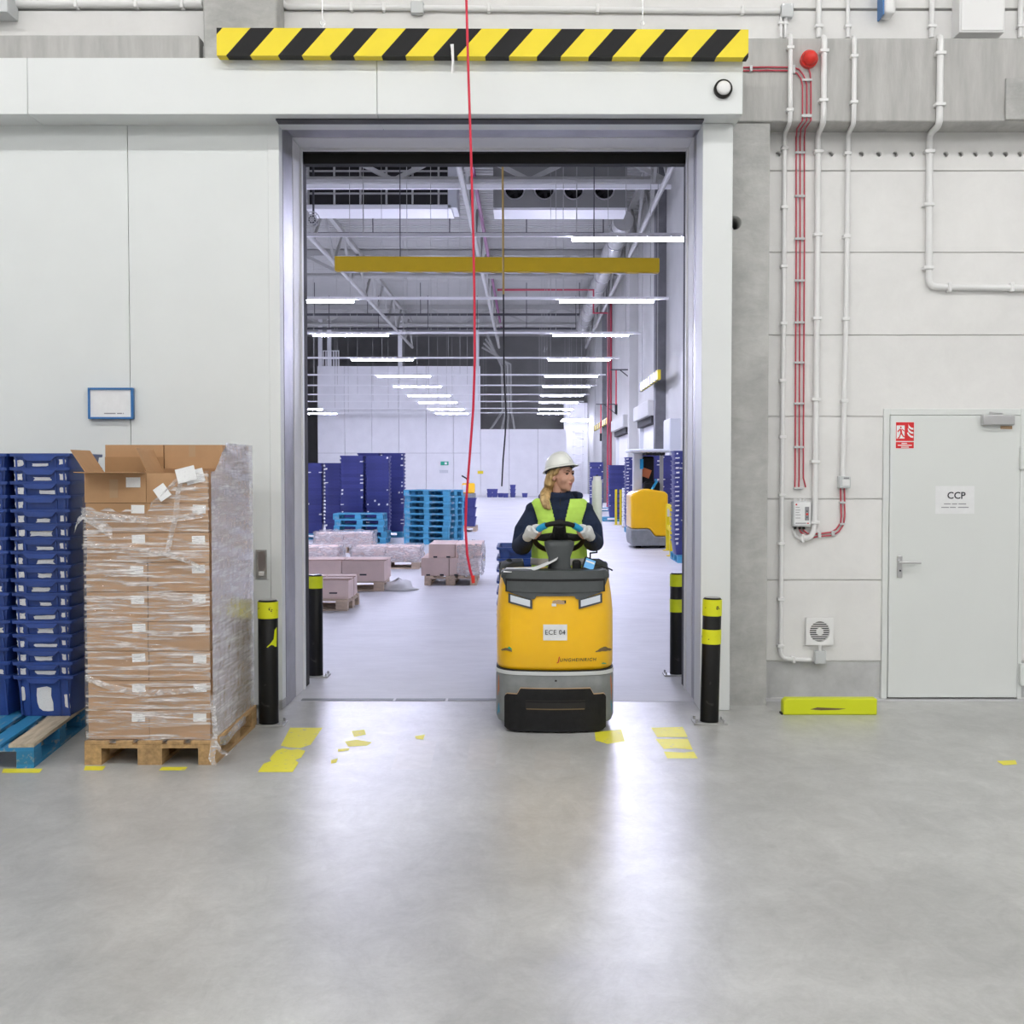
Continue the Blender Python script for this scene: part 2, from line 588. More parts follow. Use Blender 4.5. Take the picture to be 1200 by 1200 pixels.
o = link(plate_mesh('panel', rect(xa, 12, zs[1] + gap, zs[0] - .002), holes, Y_WALL, Y_WALL + .07, 'wall_panel', ORG[wb.name]), 'panel', wb)
for i in range(1, len(zs)):
    top = zs[i]; bot = zs[i + 1] if i + 1 < len(zs) else 0
    matn = 'wall_panel' if bot > 0 else 'concrete_plinth'
    dy = .0 if bot > 0 else .012
    if bot > zdoor:
        MB().box(xa, 12, Y_WALL, Y_WALL + .07, bot + gap, top - gap).build('panel', matn, wb, bevel=.004)
    else:
        t2 = top - gap
        if top > zdoor:                                       # the panel the door head cuts into
            MB().prism([(xa, bot + gap), (dx0, bot + gap), (dx0, zdoor), (dx1, zdoor), (dx1, bot + gap), (12, bot + gap), (12, t2), (xa, t2)], Y_WALL, Y_WALL + .07).build('panel', matn, wb)
        else:
            MB().box(xa, dx0, Y_WALL + dy, Y_WALL + .07, max(bot + gap, 0), t2).build('panel', matn, wb, bevel=.004)
            MB().box(dx1, 12, Y_WALL + dy, Y_WALL + .07, max(bot + gap, 0), t2).build('panel', matn, wb, bevel=.004)
# upper wall above the beam
zb1 = at(1000, 45, Y_COL).z
zg = at(1000, 11, Y_WALL).z
for a, b in ((zb1 - .3, zg - .01), (zg + .01, 6.4), (6.42, 9)):
    MB().box(-12, 12, Y_WALL, Y_WALL + .07, a, b).build('panel', 'wall_panel', wb, bevel=.004)
MB().box(-12, XL - .02, 8.98, Y_WALL + .08, 0, 4.9).build('wall_lower', 'wall_white', wb)

# concrete frame
zbu = at(1000, 143, Y_COL).z
cl = thing('concrete_column', 'raw grey concrete column beside the white doorway post', 'column', (1.65, Y_COL, 0), kind='structure')
x0, x1 = 1.36, at(900, 500, Y_COL).x
hole = circle(at(861, 261, Y_COL).x, at(861, 261, Y_COL).z, .052, 24)
cm = plate_mesh('shaft', rect(x0, x1, 0, zbu - .01), [hole], Y_COL, 9.2, 'concrete', ORG[cl.name])
link(cm, 'shaft', cl)
bmx = MB().box(1.28, 12, Y_COL - .01, Y_WALL + .05, zbu, zb1).build('concrete_beam', 'concrete_beam', bevel=.012)
tag(bmx, 'long grey concrete beam above the wall with the grey door', 'beam', kind='structure')
px_ = at(1177, 100, Y_COL)
pl = MB().box(px_.x, px_.x + .9, Y_COL - .03, Y_COL - .011, zbu + .01, at(1177, 93, Y_COL).z).build('corbel_plate', 'concrete', bevel=.004)
tag(pl, 'square concrete corbel face on the end of the beam', 'beam', kind='structure')
lb = MB().box(-12, at(233, 50, Y_COL).x, Y_COL, Y_WALL, 4.3, at(100, 41, Y_COL).z).build('concrete_beam', 'concrete_beam', bevel=.01)
tag(lb, 'concrete beam above the sliding door cover, partly hidden', 'beam', kind='structure')
uc = MB().box(at(238, 30, Y_COL).x, at(325, 30, Y_COL).x, Y_COL, Y_WALL, 4.2, 9).build('concrete_column', 'concrete', bevel=.015)
tag(uc, 'concrete column rising behind the striped yellow black bar', 'column', kind='structure')

# closed shell of the near hall
for nm, b, lab in (('wall_left', (-12.2, -12, -14, 9.2, 0, 9), 'white wall closing the near hall on the crate side'),
                   ('wall_right', (12, 12.2, -14, 9.2, 0, 9), 'white wall closing the near hall on the grey door side'),
                   ('wall_front', (-12, 12, -14.2, -14, 0, 9), 'white wall closing the near hall opposite the doorway')):
    tag(MB().box(*b).build(nm, 'wall_white'), lab, 'wall', kind='structure')
tag(MB().box(-12, 12, -14, 9.2, 9, 9.2).build('ceiling', 'wall_white'), 'white roof over the near hall', 'ceiling', kind='structure')

# door lining
tr = thing('trim_2', 'metal and white lining of the wide doorway with black rubber rear edge', 'door frame', (0, 9, 0), kind='structure')
def ring3(y0, y1, t, mat, name, off=0.0):
    """left jamb, right jamb, head as separate boards"""
    a, b, z = XL + off, XR - off, Z_OPEN - off
    MB().box(a - t, a, y0, y1, 0, z + t).build(name, mat, tr, bevel=.004)
    MB().box(b, b + t, y0, y1, 0, z + t).build(name, mat, tr, bevel=.004)
    MB().box(a, b, y0, y1, z, z + t).build(name, mat, tr, bevel=.004)
ring3(8.86, 9.22, .05, 'frame_metal', 'metal_lining')
ring3(9.22, 9.50, .06, 'lining_white', 'white_lining', .004)
ring3(9.50, 9.56, .06, 'lining_white', 'stop_bead', .018)
MB().box(XL - .06, XL + .006, 9.56, 9.77, 0, Z_OPEN).build('rubber_edge', 'rubber', tr, bevel=.004)
MB().box(XR - .006, XR + .06, 9.56, 9.77, 0, Z_OPEN).build('rubber_edge', 'rubber', tr, bevel=.004)
MB().box(XL, XR, 9.66, 9.77, Z_OPEN - .085, Z_OPEN + .05).build('rubber_curtain', 'rubber', tr, bevel=.004)
MB().box(XL, XR, 9.56, 9.66, Z_OPEN - .012, Z_OPEN + .05).build('rubber_edge', 'rubber', tr, bevel=.004)

# sliding door leaf, left of the opening
door = thing('door_1', 'large white insulated sliding door pushed open behind the carton pallet', 'sliding door', (-3.5, Y_LEAF, 0), kind='structure')
seams = [-9.0, -6.6, at(152, 400, Y_LEAF).x, XL + .0]
ztop = at(100, 120, Y_LEAF).z
for i in range(3):
    MB().box(seams[i] + .002, seams[i + 1] - (.002 if i < 2 else .02), Y_LEAF, Y_LEAF + .11, .03, ztop).build('leaf_panel', 'door_white', door, bevel=.003)
MB().box(XL - .085, XL - .002, Y_LEAF - .006, Y_LEAF + .114, .05, ztop - .01).build('edge_profile', 'header_white', door, bevel=.005)
p = at(306.5, 661, Y_LEAF)
hd = link(plate_mesh('recessed_handle', rect(p.x - .04, p.x + .04, p.z - .105, p.z + .105), [rect(p.x - .027, p.x + .027, p.z - .09, p.z + .09)], Y_LEAF - .012, Y_LEAF + .002, 'galvanised', ORG[door.name]), 'recessed_handle', door)
MB().box(p.x - .027, p.x + .027, Y_LEAF - .002, Y_LEAF + .0, p.z - .09, p.z + .09).build('handle_cup', 'steel', hd)
MB().box(p.x - .02, p.x + .02, Y_LEAF - .02, Y_LEAF - .001, p.z - .085, p.z - .055).build('handle_tongue', 'plastic_white', hd, bevel=.004)
MB().box(XL - .10, XL + .0, Y_LEAF - .03, Y_LEAF + .12, 0, .07).build('floor_guide', 'galvanised', door, bevel=.006)
# header cover and right post
Y_HEAD = 8.47
hz0, hz1 = at(400, 134, Y_HEAD).z, at(400, 67.5, Y_HEAD).z
hx1 = at(870.5, 100, Y_HEAD).x
hx = at(32, 100, Y_HEAD).x
hc = thing('trim_3', 'long white sliding door track cover above the doorway', 'track cover', (-2, Y_HEAD, hz0), kind='structure')
for a, b in ((-9, hx - .001), (hx + .001, -1.05), (-1.048, hx1)):
    MB().box(a, b, Y_HEAD, Y_COL - .012, hz0, hz1).build('cover_panel', 'header_white', hc, bevel=.006)
MB().box(XL + .01, XR - .02, Y_HEAD + .1, Y_HEAD + .2, hz0 - .012, hz0 + .0).build('gap_shade', 'pipe_dark', hc)  # dark strip painted in for the shadow gap under the cover
rp = MB().box(XR - .012, at(857, 500, 8.68).x, 8.68, 9.0, 0, hz0).build('trim_4', 'header_white', bevel=.005)
tag(rp, 'white clad doorway post beside the raw concrete column', 'door post', kind='structure')

# ------------------------------------------------------------------ the hall beyond
tag(MB().box(X_HALL, X_HALL + .3, 9.75, 96, 0, Z_ROOF).build('wall_far_right', 'hall_wall'), 'tall grey side wall of the hall with dock doors', 'wall', kind='structure')
tag(MB().box(-18.3, -18, 9.75, 96, 0, Z_ROOF).build('wall_far_left', 'hall_wall'), 'tall side wall of the hall on the crate stack side', 'wall', kind='structure')
# corrugated roof
rf = MB()
prof = []
y = 10.0
while y < 96:
    prof += [(y, Z_ROOF), (y + .16, Z_ROOF), (y + .2, Z_ROOF + .09), (y + .36, Z_ROOF + .09)]
    y += .4
for sx in (-18, 6): pass
vsx = [(-18, a, b) for a, b in prof] + [(6, a, b) for a, b in prof]
n = len(prof)
rf.add(vsx, [(i, i + 1, i + 1 + n, i + n) for i in range(n - 1)])
tag(rf.build('ceiling', 'roof_sheet'), 'white corrugated steel roof deck of the hall', 'ceiling', kind='structure')
# back wall
xq, xr_ = at(563, 480, Y_END).x, at(664, 480, Y_END).x
zq, zr_ = at(500, 429, Y_END).z, at(600, 503, Y_END).z
xl_ = at(372, 480, Y_END).x
bw = thing('wall_far', 'white panelled partition closing the far end of the hall', 'wall', (-5, Y_END, 0), kind='structure')
n = 6
for i in range(n):
    a = xl_ + (xq - xl_) * i / n; b = xl_ + (xq - xl_) * (i + 1) / n
    for z0, z1 in ((0, 3), (3.02, 6), (6.02, zq)):
        MB().box(a + .012, b - .012, Y_END, Y_END + .4, z0, z1).build('panel', 'wall_white', bw)
for i in range(3):
    a = xq + (xr_ - xq) * i / 3; b = xq + (xr_ - xq) * (i + 1) / 3
    MB().box(a + .012, b - .012, Y_END, Y_END + .4, 0, zr_).build('panel', 'wall_white', bw)
tag(MB().box(-18, X_HALL, 95, 95.3, 0, Z_ROOF).build('wall_far', 'hall_grey'), 'grey end wall high above the far partition', 'wall', kind='structure')
tag(MB().box(xr_ + .05, X_HALL, 92, 92.3, 0, 7).build('wall_far', 'wall_white'), 'bright white wall of the bay beside the far partition', 'wall', kind='structure')
tag(MB().box(-18, xl_ - .15, 80, 80.3, 0, at(360, 440, 80).z).build('wall_far', 'hall_wall'), 'grey block wall left of the far white partition', 'wall', kind='structure')

# columns of the hall
for Yc, xface, mt_, lab in ((40.4, 768, 'concrete_dark', 'dark concrete hall column behind the reach truck'), (50.6, 737, 'hall_wall', 'pale slim hall column between the two dock doors'),
                            (65.8, 706, 'concrete_dark', 'dark concrete hall column near the far crate stacks'), (33.0, 801, 'hall_wall', 'pale hall column beside the doorway rubber edge')):
    xx = at(xface, 500, Yc).x
    tag(MB().box(xx, X_HALL, Yc, Yc + .6, 0, Z_ROOF).build('concrete_column', mt_), lab, 'column', kind='structure')

# ------------------------------------------------------------------ roof structure
def truss(label, p0, p1, depth, step, rb, group):
    p0, p1 = Vector(p0), Vector(p1)
    t = thing('roof_truss', label, 'truss', p0, group)
    up = Vector((0, 0, depth))
    MB().tube([p0, p1], rb, 8).build('bottom_chord', 'steel_grey', t, smooth=True)
    MB().bar(p0 + up, p1 + up, rb * 2).build('top_chord', 'steel_grey', t)
    L = (p1 - p0).length
    n_ = max(2, int(round(L / step)))
    d = (p1 - p0) / n_
    for i in range(n_):
        a = p0 + d * i
        MB().bar(a if i % 2 == 0 else a + up, (a + d + up) if i % 2 == 0 else a + d, rb * 1.1).build('web', 'steel_grey', t)
    return t
for X, lab in ((-7.9, 'long steel roof truss above the tall crate stacks'), (-1.9, 'long steel roof truss above the middle of the hall'), (4.1, 'long steel roof truss along the dock door wall')):
    truss(lab, (X, 11, 10.3), (X, 83, 10.3), 1.7, 2.4, .09, 'lengthwise roof trusses')
for Yt, lab in ((39, 'cross truss just before the hanging air coolers'), (58, 'cross truss behind the hanging air coolers'), (77, 'cross truss near the far end of the hall')):
    truss(lab, (-17.5, Yt, 11.15), (4.5, Yt, 11.15), 1.1, 2.2, .13, 'crosswise roof trusses')
# secondary beams and pipes
tag(MB().box(-17.5, 4.6, 38.3, 38.42, 10.72, 10.86).build('service_rail', 'plastic_white'), 'white service rail hung under the first cross truss', 'rail')
for Yt, z, lab in ((68, 10.6, 'dark pipe crossing under the roof beyond the coolers'), (73, 10.4, 'lower dark pipe crossing near the far end'), (47, 11.0, 'dark sprinkler pipe crossing just behind the coolers')):
    t = thing('sprinkler_pipe', lab, 'pipe', (-5, Yt, z))
    MB().tube([(-17, Yt, z), (3.0, Yt, z)], .07, 8).build('pipe', 'pipe_dark', t, smooth=True)
    for k in range(7):
        x = -15 + k * 3
        MB().cyl((x, Yt, z), (x, Yt, Z_ROOF), .02, 6).build('hanger', 'pipe_dark', t)
t = thing('sprinkler_main', 'purple pipe running lengthwise beside the middle truss', 'pipe', (-1.5, 30, 11.2))
MB().tube([(-1.70, 12, 11.3), (-1.70, 80, 11.3)], .07, 8).build('pipe', 'pipe_purple', t, smooth=True)
t = thing('branch_pipe', 'red pipe crossing below the second cross truss and down the side wall', 'pipe', (1, 58, 10.4))
MB().tube([(-1.4, 57.4, 10.4), (3.2, 57.4, 10.4), (3.2, 57.4, 9.3), (3.9, 57.4, 9.3), (3.9, 57.4, 0.02)], .055, 8).build('pipe', 'pipe_red', t, smooth=True)
t = thing('drop_pipe', 'red vertical pipe on the side wall before the dark far column', 'pipe', (4.0, 64, 0))
MB().tube([(4.5, 64, .0), (4.5, 64, 11.5)], .06, 8).build('pipe', 'pipe_red', t, smooth=True)
# large white ducts along the right wall
t = thing('air_duct', 'round pale air duct running below the roof along the side wall', 'duct', (3.4, 50, 9.6))
MB().tube([(3.55, 44, 10.9), (3.55, 78, 10.9)], .38, 14).build('duct', 'steel_grey', t, smooth=True)
for k in range(12):
    MB().tube([(3.55, 45 + k * 2.8, 10.9), (3.55, 45.12 + k * 2.8, 10.9)], .41, 14).build('flange', 'steel', t, smooth=True)

# air coolers
cz_ = Z_ROOF - .1
ca, cb = at(360, 243, 40.5), at(525, 196, 40.5)
t = thing('air_cooler', 'hanging air cooler with open dark grid front', 'air cooler', (ca.x, 40.5, ca.z))
MB().box(ca.x, cb.x, 40.62, 42, ca.z + .1, cz_).build('body', 'hall_dark', t)
MB().box(ca.x - .05, cb.x + .12, 40.5, 42, ca.z - .06, ca.z + .1).build('drip_tray', 'plastic_white', t, bevel=.02)
MB().box(cb.x, cb.x + .3, 40.5, 42, ca.z, cz_).build('side_panel', 'plastic_grey', t)
for k in range(6):
    x = ca.x + (cb.x - ca.x) * k / 5.4
    MB().box(x, x + .06, 40.5, 40.62, ca.z + .1, cz_).build('grid_bar', 'steel_grey', t)
for k in range(2):
    z = ca.z + .45 + k * .75
    MB().box(ca.x, cb.x, 40.52, 40.6, z, z + .05).build('grid_bar', 'steel_grey', t)
ca, cb = at(578, 243, 40.5), at(735, 198, 40.5)
t = thing('air_cooler', 'grey hanging air cooler with four round fans', 'air cooler', (ca.x, 40.5, ca.z))
fans = [at(x, 222, 40.5) for x in (603, 638, 672, 708)]
link(plate_mesh('front_panel', rect(ca.x, cb.x, ca.z, cz_), [circle(q.x, fans[0].z, .33, 28) for q in fans], 40.5, 40.56, 'hall_grey', ORG[t.name]), 'front_panel', t)
MB().box(ca.x, cb.x, 40.9, 42, ca.z, cz_).build('body', 'hall_dark', t)
MB().box(ca.x, cb.x, 40.55, 42, ca.z - .08, ca.z).build('drip_tray', 'plastic_white', t)
for q in fans:
    fr = MB().tube([(q.x + .33 * math.cos(a), 40.48, fans[0].z + .33 * math.sin(a)) for a in [2 * math.pi * k / 24 for k in range(25)]], .025, 6).build('fan_ring', 'steel', t, smooth=True)
    bl = MB()
    for k in range(5):
        a = 2 * math.pi * k / 5
        bl.obox((q.x + .17 * math.cos(a), 40.7, fans[0].z + .17 * math.sin(a)), (.26, .02, .12), (R(25), -a, 0))
    bl.cyl((q.x, 40.66, fans[0].z), (q.x, 40.76, fans[0].z), .06, 12).build('fan_blades', 'hall_dark', fr)

for o in [k for k in COL.objects if k.name.startswith('air_cooler')]:
    for dx in (.3, 4.0):
        for Yh in (40.8, 41.7):
            x = o.location.x + dx
            MB().cyl((x, Yh, cz_), (x, Yh, Z_ROOF + .02), .02, 6).build('hanger_rod', 'steel_grey', o)
# light rails and linear lamps of the hall
rail_px = [282, 354, 393.5, 422, 441.5, 453.5, 464, 472, 480, 485]
LAMP_Z = 5.45
lamp0 = thing('linear_lamp', 'lamp', 'lamp', (0, 0, 0), local=True)
MB().box(0, 2.06, -.05, .05, .018, .034).build('housing', 'plastic_white', lamp0)
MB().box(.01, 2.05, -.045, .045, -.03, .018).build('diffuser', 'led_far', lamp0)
first = True
for k, py in enumerate(rail_px):
    Yk = (LAMP_Z - CAM_H) * F / (552 - py)
    o_ = ORD[k + 1]
    t = thing('light_rail', f'white light rail hung across the hall, {o_} from the doorway', 'light rail', (-5, Yk, LAMP_Z), 'light rails of the hall')
    MB().box(-17, 3.1, Yk - .03, Yk + .03, LAMP_Z + .034, LAMP_Z + .09).build('rail', 'plastic_white', t)
    for x in (-15, -11.5, -8.3, -4.8, -2.6, .8, 2.7):
        MB().cyl((x, Yk, LAMP_Z + .09), (x, Yk, Z_ROOF + .085), .008, 5).build('hanger_wire', 'steel_grey', t)
    for j, x in enumerate((.72, -5.82, -14.33)):
        where = ('on the dock door side', 'above the crate stacks', 'far out over the left aisle', 'over the left aisle')[j]
        lab = f'lit linear lamp {where}, on {o_} rail from the doorway'
        if first:
            o = lamp0; o.location = (x, Yk, LAMP_Z); o['label'] = lab; o['group'] = 'linear lamps of the hall'; first = False
        else:
            dup(lamp0, (x, Yk, LAMP_Z), 0, lab, 'linear lamps of the hall')

t = thing('light_rail', 'added short white light rail brightening the bay beside the far partition', 'light rail', (3.8, 87.5, LAMP_Z), 'light rails of the hall')  # this rail and the bay lamps below are added to brighten the bay
MB().box(2.9, 4.6, 86, 86.06, LAMP_Z + .034, LAMP_Z + .09).build('rail', 'plastic_white', t)
for x in (3.1, 4.4): MB().cyl((x, 86.03, LAMP_Z + .09), (x, 86.03, Z_ROOF), .012, 5).build('hanger_wire', 'steel_grey', t)
for Yk, x, lab in ((86.03, 2.55, 'added linear lamp brightening the far bay, on its short rail'), (89.0, 2.55, 'added linear lamp brightening the deepest part of the far bay, near the ladder')):
    dup(lamp0, (x, Yk, LAMP_Z), 0, lab, 'linear lamps of the hall')
    if Yk > 87:
        t = thing('added_lamp_hanger', 'twin wires carrying the deepest added lamp of the bright bay', 'hanger', (x + 1, Yk, LAMP_Z))
        for dx in (.3, 1.8): MB().cyl((x + dx, Yk, LAMP_Z + .034), (x + dx, Yk, Z_ROOF), .012, 5).build('hanger_wire', 'steel_grey', t)

# lamps of the near hall
lampn = thing('linear_lamp', 'lamp', 'lamp', (0, 0, 0), local=True)
MB().box(-1.5, 1.5, -.07, .07, .04, .11).build('housing', 'plastic_white', lampn)
MB().box(-1.48, 1.48, -.06, .06, -.03, .04).build('diffuser', 'led_near', lampn)
first = True
for r_, Yk in enumerate((4.4, -1.4, -7.2)):
    t = thing('light_rail', f'white light rail under the near roof, {ORD[r_ + 1]} from the doorway wall', 'light rail', (0, Yk, 7.1), 'light rails of the near hall')
    MB().box(-11, 11, Yk - .04, Yk + .04, 7.11, 7.2).build('rail', 'plastic_white', t)
    for x in (-9, -4.5, 0, 4.5, 9):
        MB().cyl((x, Yk, 7.2), (x, Yk, 9), .012, 6).build('hanger_wire', 'steel_grey', t)
    for k in range(6):
        x = -8.75 + 3.5 * k
        lab = f'lit linear lamp under near roof, {ORD[r_ + 1]} rail from doorway wall, {ORD[k + 1]} along it'
        if first:
            lampn.location = (x, Yk, 7.0); lampn['label'] = lab; lampn['group'] = 'linear lamps of the near hall'; first = False
        else:
            dup(lampn, (x, Yk, 7.0), 0, lab, 'linear lamps of the near hall')

# ------------------------------------------------------------------ pallets, cartons, crates
def make_pallet(label, mat, alt, L=1.2, W=.8, mats=None):
    """four way pallet, length along y, base at z 0, centred"""
    t = thing('pallet', label, 'pallet', local=True)
    hw, hl = W / 2, L / 2
    k = 0
    for x, wd in ((-hw + .0725, .145), (-hw + .2365, .10), (0, .145), (hw - .2365, .10), (hw - .0725, .145)):
        MB().box(x - wd / 2, x + wd / 2, -hl, hl, .122, .144).build('top_board', (mats[k] if mats else mat), t, bevel=.002, seg=1)
        k += 1
    for y in (-hl + .0725, 0, hl - .0725):
        MB().box(-hw, hw, y - .0725, y + .0725, .1, .122).build('cross_board', mat, t)
        for x, wd in ((-hw + .05, .10), (0, .145), (hw - .05, .10)):
            MB().box(x - wd / 2, x + wd / 2, y - .0725, y + .0725, .022, .1).build('block', alt if (x > 0 and y < 0) else mat, t)
    for x, wd in ((-hw + .05, .10), (0, .145), (hw - .05, .10)):
        MB().box(x - wd / 2, x + wd / 2, -hl, hl, 0, .022).build('bottom_board', mat, t)
    return t

# --- wrapped carton pallet in the foreground
PX0, PX1, PYF = -2.632, -1.855, 7.06
pc = ((PX0 + PX1) / 2, PYF + .55)
plt = make_pallet('light brown wooden pallet under the wrapped brown cartons', 'pallet_wood', 'pallet_wood', L=1.1, W=PX1 - PX0)
plt.location = (pc[0], pc[1], 0)
CW, CD, CH = .3655, .356, .1768
CX0, CY0, CZ0 = -2.618, PYF + .03, .1465

def make_carton(name, w_, d_, h_, mat, label, cat='carton', tape=True, local=True):
    t = thing(name, label, cat, local=True)
    g = .0015
    b = MB()
    # body with the seam between the top flaps cut as a groove
    x0, x1, y0, y1 = g, w_ - g, g, d_ - g
    c = d_ / 2
    b.prism([(y0, g), (y1, g), (y1, h_ - g), (c + .002, h_ - g), (c + .002, h_ - .005), (c - .002, h_ - .005), (c - .002, h_ - g), (y0, h_ - g)], x0, x1)
    b.v = [(p[1], p[0], p[2]) for p in b.v]
    b.build('body', mat, t, bevel=.003, seg=1)
    if tape:
        MB().box(x0 + .0, x1, c - .025, c + .025, h_ - g - .0004, h_ - g + .0006).build('tape', 'tape', t)
    return t

proto = make_carton('carton', CW, CD, CH, 'cardboard', 'x')
def sticker(parent, x, z, y=0.0, w_=.078, h_=.05, rot=0):
    m = MB().obox((x, y - .0006, z), (w_, .0012, h_), (0, R(rot), 0))
    return m.build('label_sticker', 'label_paper', parent)
def flap(parent, p, e, n, length, mat='cardboard'):
    """flap hinged on the edge p..p+e, leaving along n"""
    p, e, n = Vector(p), Vector(e), Vector(n).normalized() * length
    t = e.cross(n).normalized() * .002
    MB().add([p - t, p + e - t, p + e + n - t, p + n - t, p + t, p + e + t, p + e + n + t, p + n + t],
             [(0, 3, 2, 1), (4, 5, 6, 7), (0, 1, 5, 4), (1, 2, 6, 5), (2, 3, 7, 6), (3, 0, 4, 7)]).build('flap', mat, parent)
rown = ['front', 'middle', 'rear']
siden = ['crate', 'doorway']
used = False
front_cartons = []
for d in range(3):
    for c in range(2):
        for l in range(9 if d == 0 else 10):
            lab = f'brown carton of the {ORD[l + 1]} layer up, {rown[d]} row, {siden[c]} side, on wrapped pallet'
            loc = (CX0 + c * CW + random.uniform(-.003, .003) - .004 * (l > 6), CY0 + d * CD + random.uniform(-.003, .002), CZ0 + l * CH)
            if l == 8 and d == 0:                               # opened cartons on top
                t = thing('carton', f'opened brown carton with raised flaps, front row, {siden[c]} side of wrapped pallet', 'carton', local=True)
                t.location = loc
                tag(t, group='cartons on the wrapped pallet')
                b = MB()
                th = .004
                b.box(.001, CW - .001, .001, th, .001, CH).box(.001, CW - .001, CD - th, CD - .001, .001, CH)
                b.box(.001, th, th, CD - th, .001, CH).box(CW - th, CW - .001, th, CD - th, .001, CH).box(th, CW - th, th, CD - th, .001, th)
                b.build('body', 'cardboard', t)
                if c == 0:
                    flap(t, (0, .003, CH), (CW, 0, 0), (0, -1, .03), .17)
                    flap(t, (.003, CD - .02, CH), (0, -CD + .04, 0), (-.55, 0, .84), .165)
                    flap(t, (CW - .004, .02, CH), (0, CD - .04, 0), (-.5, 0, .9), .02)
                    flap(t, (0, CD - .004, CH), (CW, 0, 0), (0, .02, 1), .10, 'cardboard_in')
                    MB().box(.15, .2, -.0016, -.0004, .03, .14).build('tape', 'tape', t)
                    sticker(t, CW - .075, CH - .055, 0, .085, .06)
                else:
                    flap(t, (.003, CD - .02, CH), (0, -CD + .04, 0), (-.42, 0, .9), .165)
                    flap(t, (0, CD - .004, CH), (CW, 0, 0), (0, -.2, 1), .03)
                    sticker(t, CW - .075, CH - .02, -.004, .11, .08, -14)
                continue
            if not used:
                o = proto; o.location = loc; o['label'] = lab; used = True
            else:
                o = dup(proto, loc, random.uniform(-.008, .008), lab)
            o['group'] = 'cartons on the wrapped pallet'
            if d == 0 or (d == 1 and l == 9): front_cartons.append((o, d, c))
for o, d, c in front_cartons:
    if d == 0: sticker(o, CW - .052 - random.uniform(0, .012), CH - .035 - random.uniform(0, .012), .001, rot=random.uniform(-3, 3))
    elif c == 1: MB().box(.155, .195, .0002, .0012, .10, CH - .004).build('tape', 'tape', o)

# stretch film around the cartons
flm = thing('stretch_film', 'clear wrinkled stretch film wound around the brown cartons', 'film', (pc[0], pc[1], .14))
def film_sheet(p0, p1, ztop, zbot, nu, nv, name, mat='film', amp=.004, off=(0, 0)):
    """sheet standing on the line p0..p1, upper edge ztop(s)"""
    vs_, fs = [], []
    dx, dy = p1[0] - p0[0], p1[1] - p0[1]
    L = math.hypot(dx, dy)
    nx, ny = dy / L, -dx / L
    for j in range(nv + 1):
        for i in range(nu + 1):
            s = i / nu
            z = zbot + (ztop(s) - zbot) * j / nv
            a = amp * (math.sin(z * 43 + s * 7) + math.sin(z * 91 - s * 13 + 2) * .6 + random.uniform(-.8, .8)) * (1 if 0 < i < nu else .2)
            vs_.append((p0[0] + dx * s + nx * (a + .0105), p0[1] + dy * s + ny * (a + .0105), z))
    for j in range(nv):
        for i in range(nu):
            a = j * (nu + 1) + i
            fs.append((a, a + 1, a + nu + 2, a + nu + 1))
    return MB().add(vs_, fs).build(name, mat, flm, smooth='full')
zl = lambda k: CZ0 + k * CH
def top_front(s):
    if s < .50: return zl(8) - .03 - .05 * s + .012 * math.sin(s * 40)
    if s < .85: return zl(8) - .055 + (s - .5) / .35 * (CH + .06)
    return zl(9) + .005 + (s - .85) * .05
e = .006
xe0, xe1 = CX0 - e, CX0 + 2 * CW + e
yf0, yf1 = CY0 - e, CY0 + 3 * CD + e
film_sheet((xe0, yf0), (xe1, yf0), top_front, .13, 40, 60, 'front_sheet')
film_sheet((xe1, yf0), (xe1, yf1), lambda s: zl(9) + .01 + (CH if s > .34 else CH * max(0, (s - .08) / .26)), .12, 40, 60, 'side_sheet', 'film_side_sheen', amp=.003)
film_sheet((xe1, yf1), (xe0, yf1), lambda s: zl(10), .13, 20, 40, 'rear_sheet')
film_sheet((xe0, yf1), (xe0, yf0), lambda s: zl(9.6) - s * CH * 1.4, .13, 30, 40, 'side_sheet', amp=.003)
# bunched and torn pieces
def ribbon(pts, wd, name, mat='film_loose', par=None):
    vs_, fs = [], []
    for i, p in enumerate(pts):
        for k in range(5):
            u = (k - 2) / 4
            vs_.append((p[0] + u * wd[0] + random.uniform(-.004, .004), p[1] + random.uniform(-.012, .004), p[2] + u * wd[1] + random.uniform(-.004, .004)))
    for i in range(len(pts) - 1):
        for k in range(4):
            a = i * 5 + k
            fs.append((a, a + 1, a + 6, a + 5))
    return MB().add(vs_, fs).build(name, mat, par or flm, smooth='full')
def fpx(x, y, Y=None): return at(x, y, Y or yf0 - .02)
ribbon([fpx(96, 600), fpx(108, 609), fpx(120, 616), fpx(132, 625)], (.0, .07), 'torn_edge')
ribbon([fpx(88, 622), fpx(91, 612), fpx(98, 604)], (.0, .04), 'torn_edge')
ribbon([fpx(96, 640), fpx(140, 640), fpx(180, 646), fpx(215, 655), fpx(240, 668)], (0, .03), 'bunched_fold')
ribbon([fpx(97, 600), fpx(140, 607), fpx(180, 610), fpx(238, 604)], (0, .035), 'bunched_fold')
ribbon([fpx(100, 795), fpx(130, 806), fpx(170, 812), fpx(240, 808)], (0, .035), 'bunched_fold')
ribbon([fpx(196, 648), fpx(200, 630), fpx(206, 605), fpx(209, 575), fpx(214, 560)], (.03, .0), 'bunched_fold')
ribbon([fpx(176, 592), fpx(190, 580), fpx(204, 566), fpx(226, 553)], (.01, .04), 'bunched_fold')
MB().obox(fpx(190, 577, yf0 - .025), (.075, .003, .085), (0, R(-35), 0)).build('enclosed_note', 'label_paper', flm)
MB().obox(fpx(218, 556, yf0 - .03), (.115, .003, .085), (0, R(-14), 0)).build('enclosed_note', 'label_paper', flm)
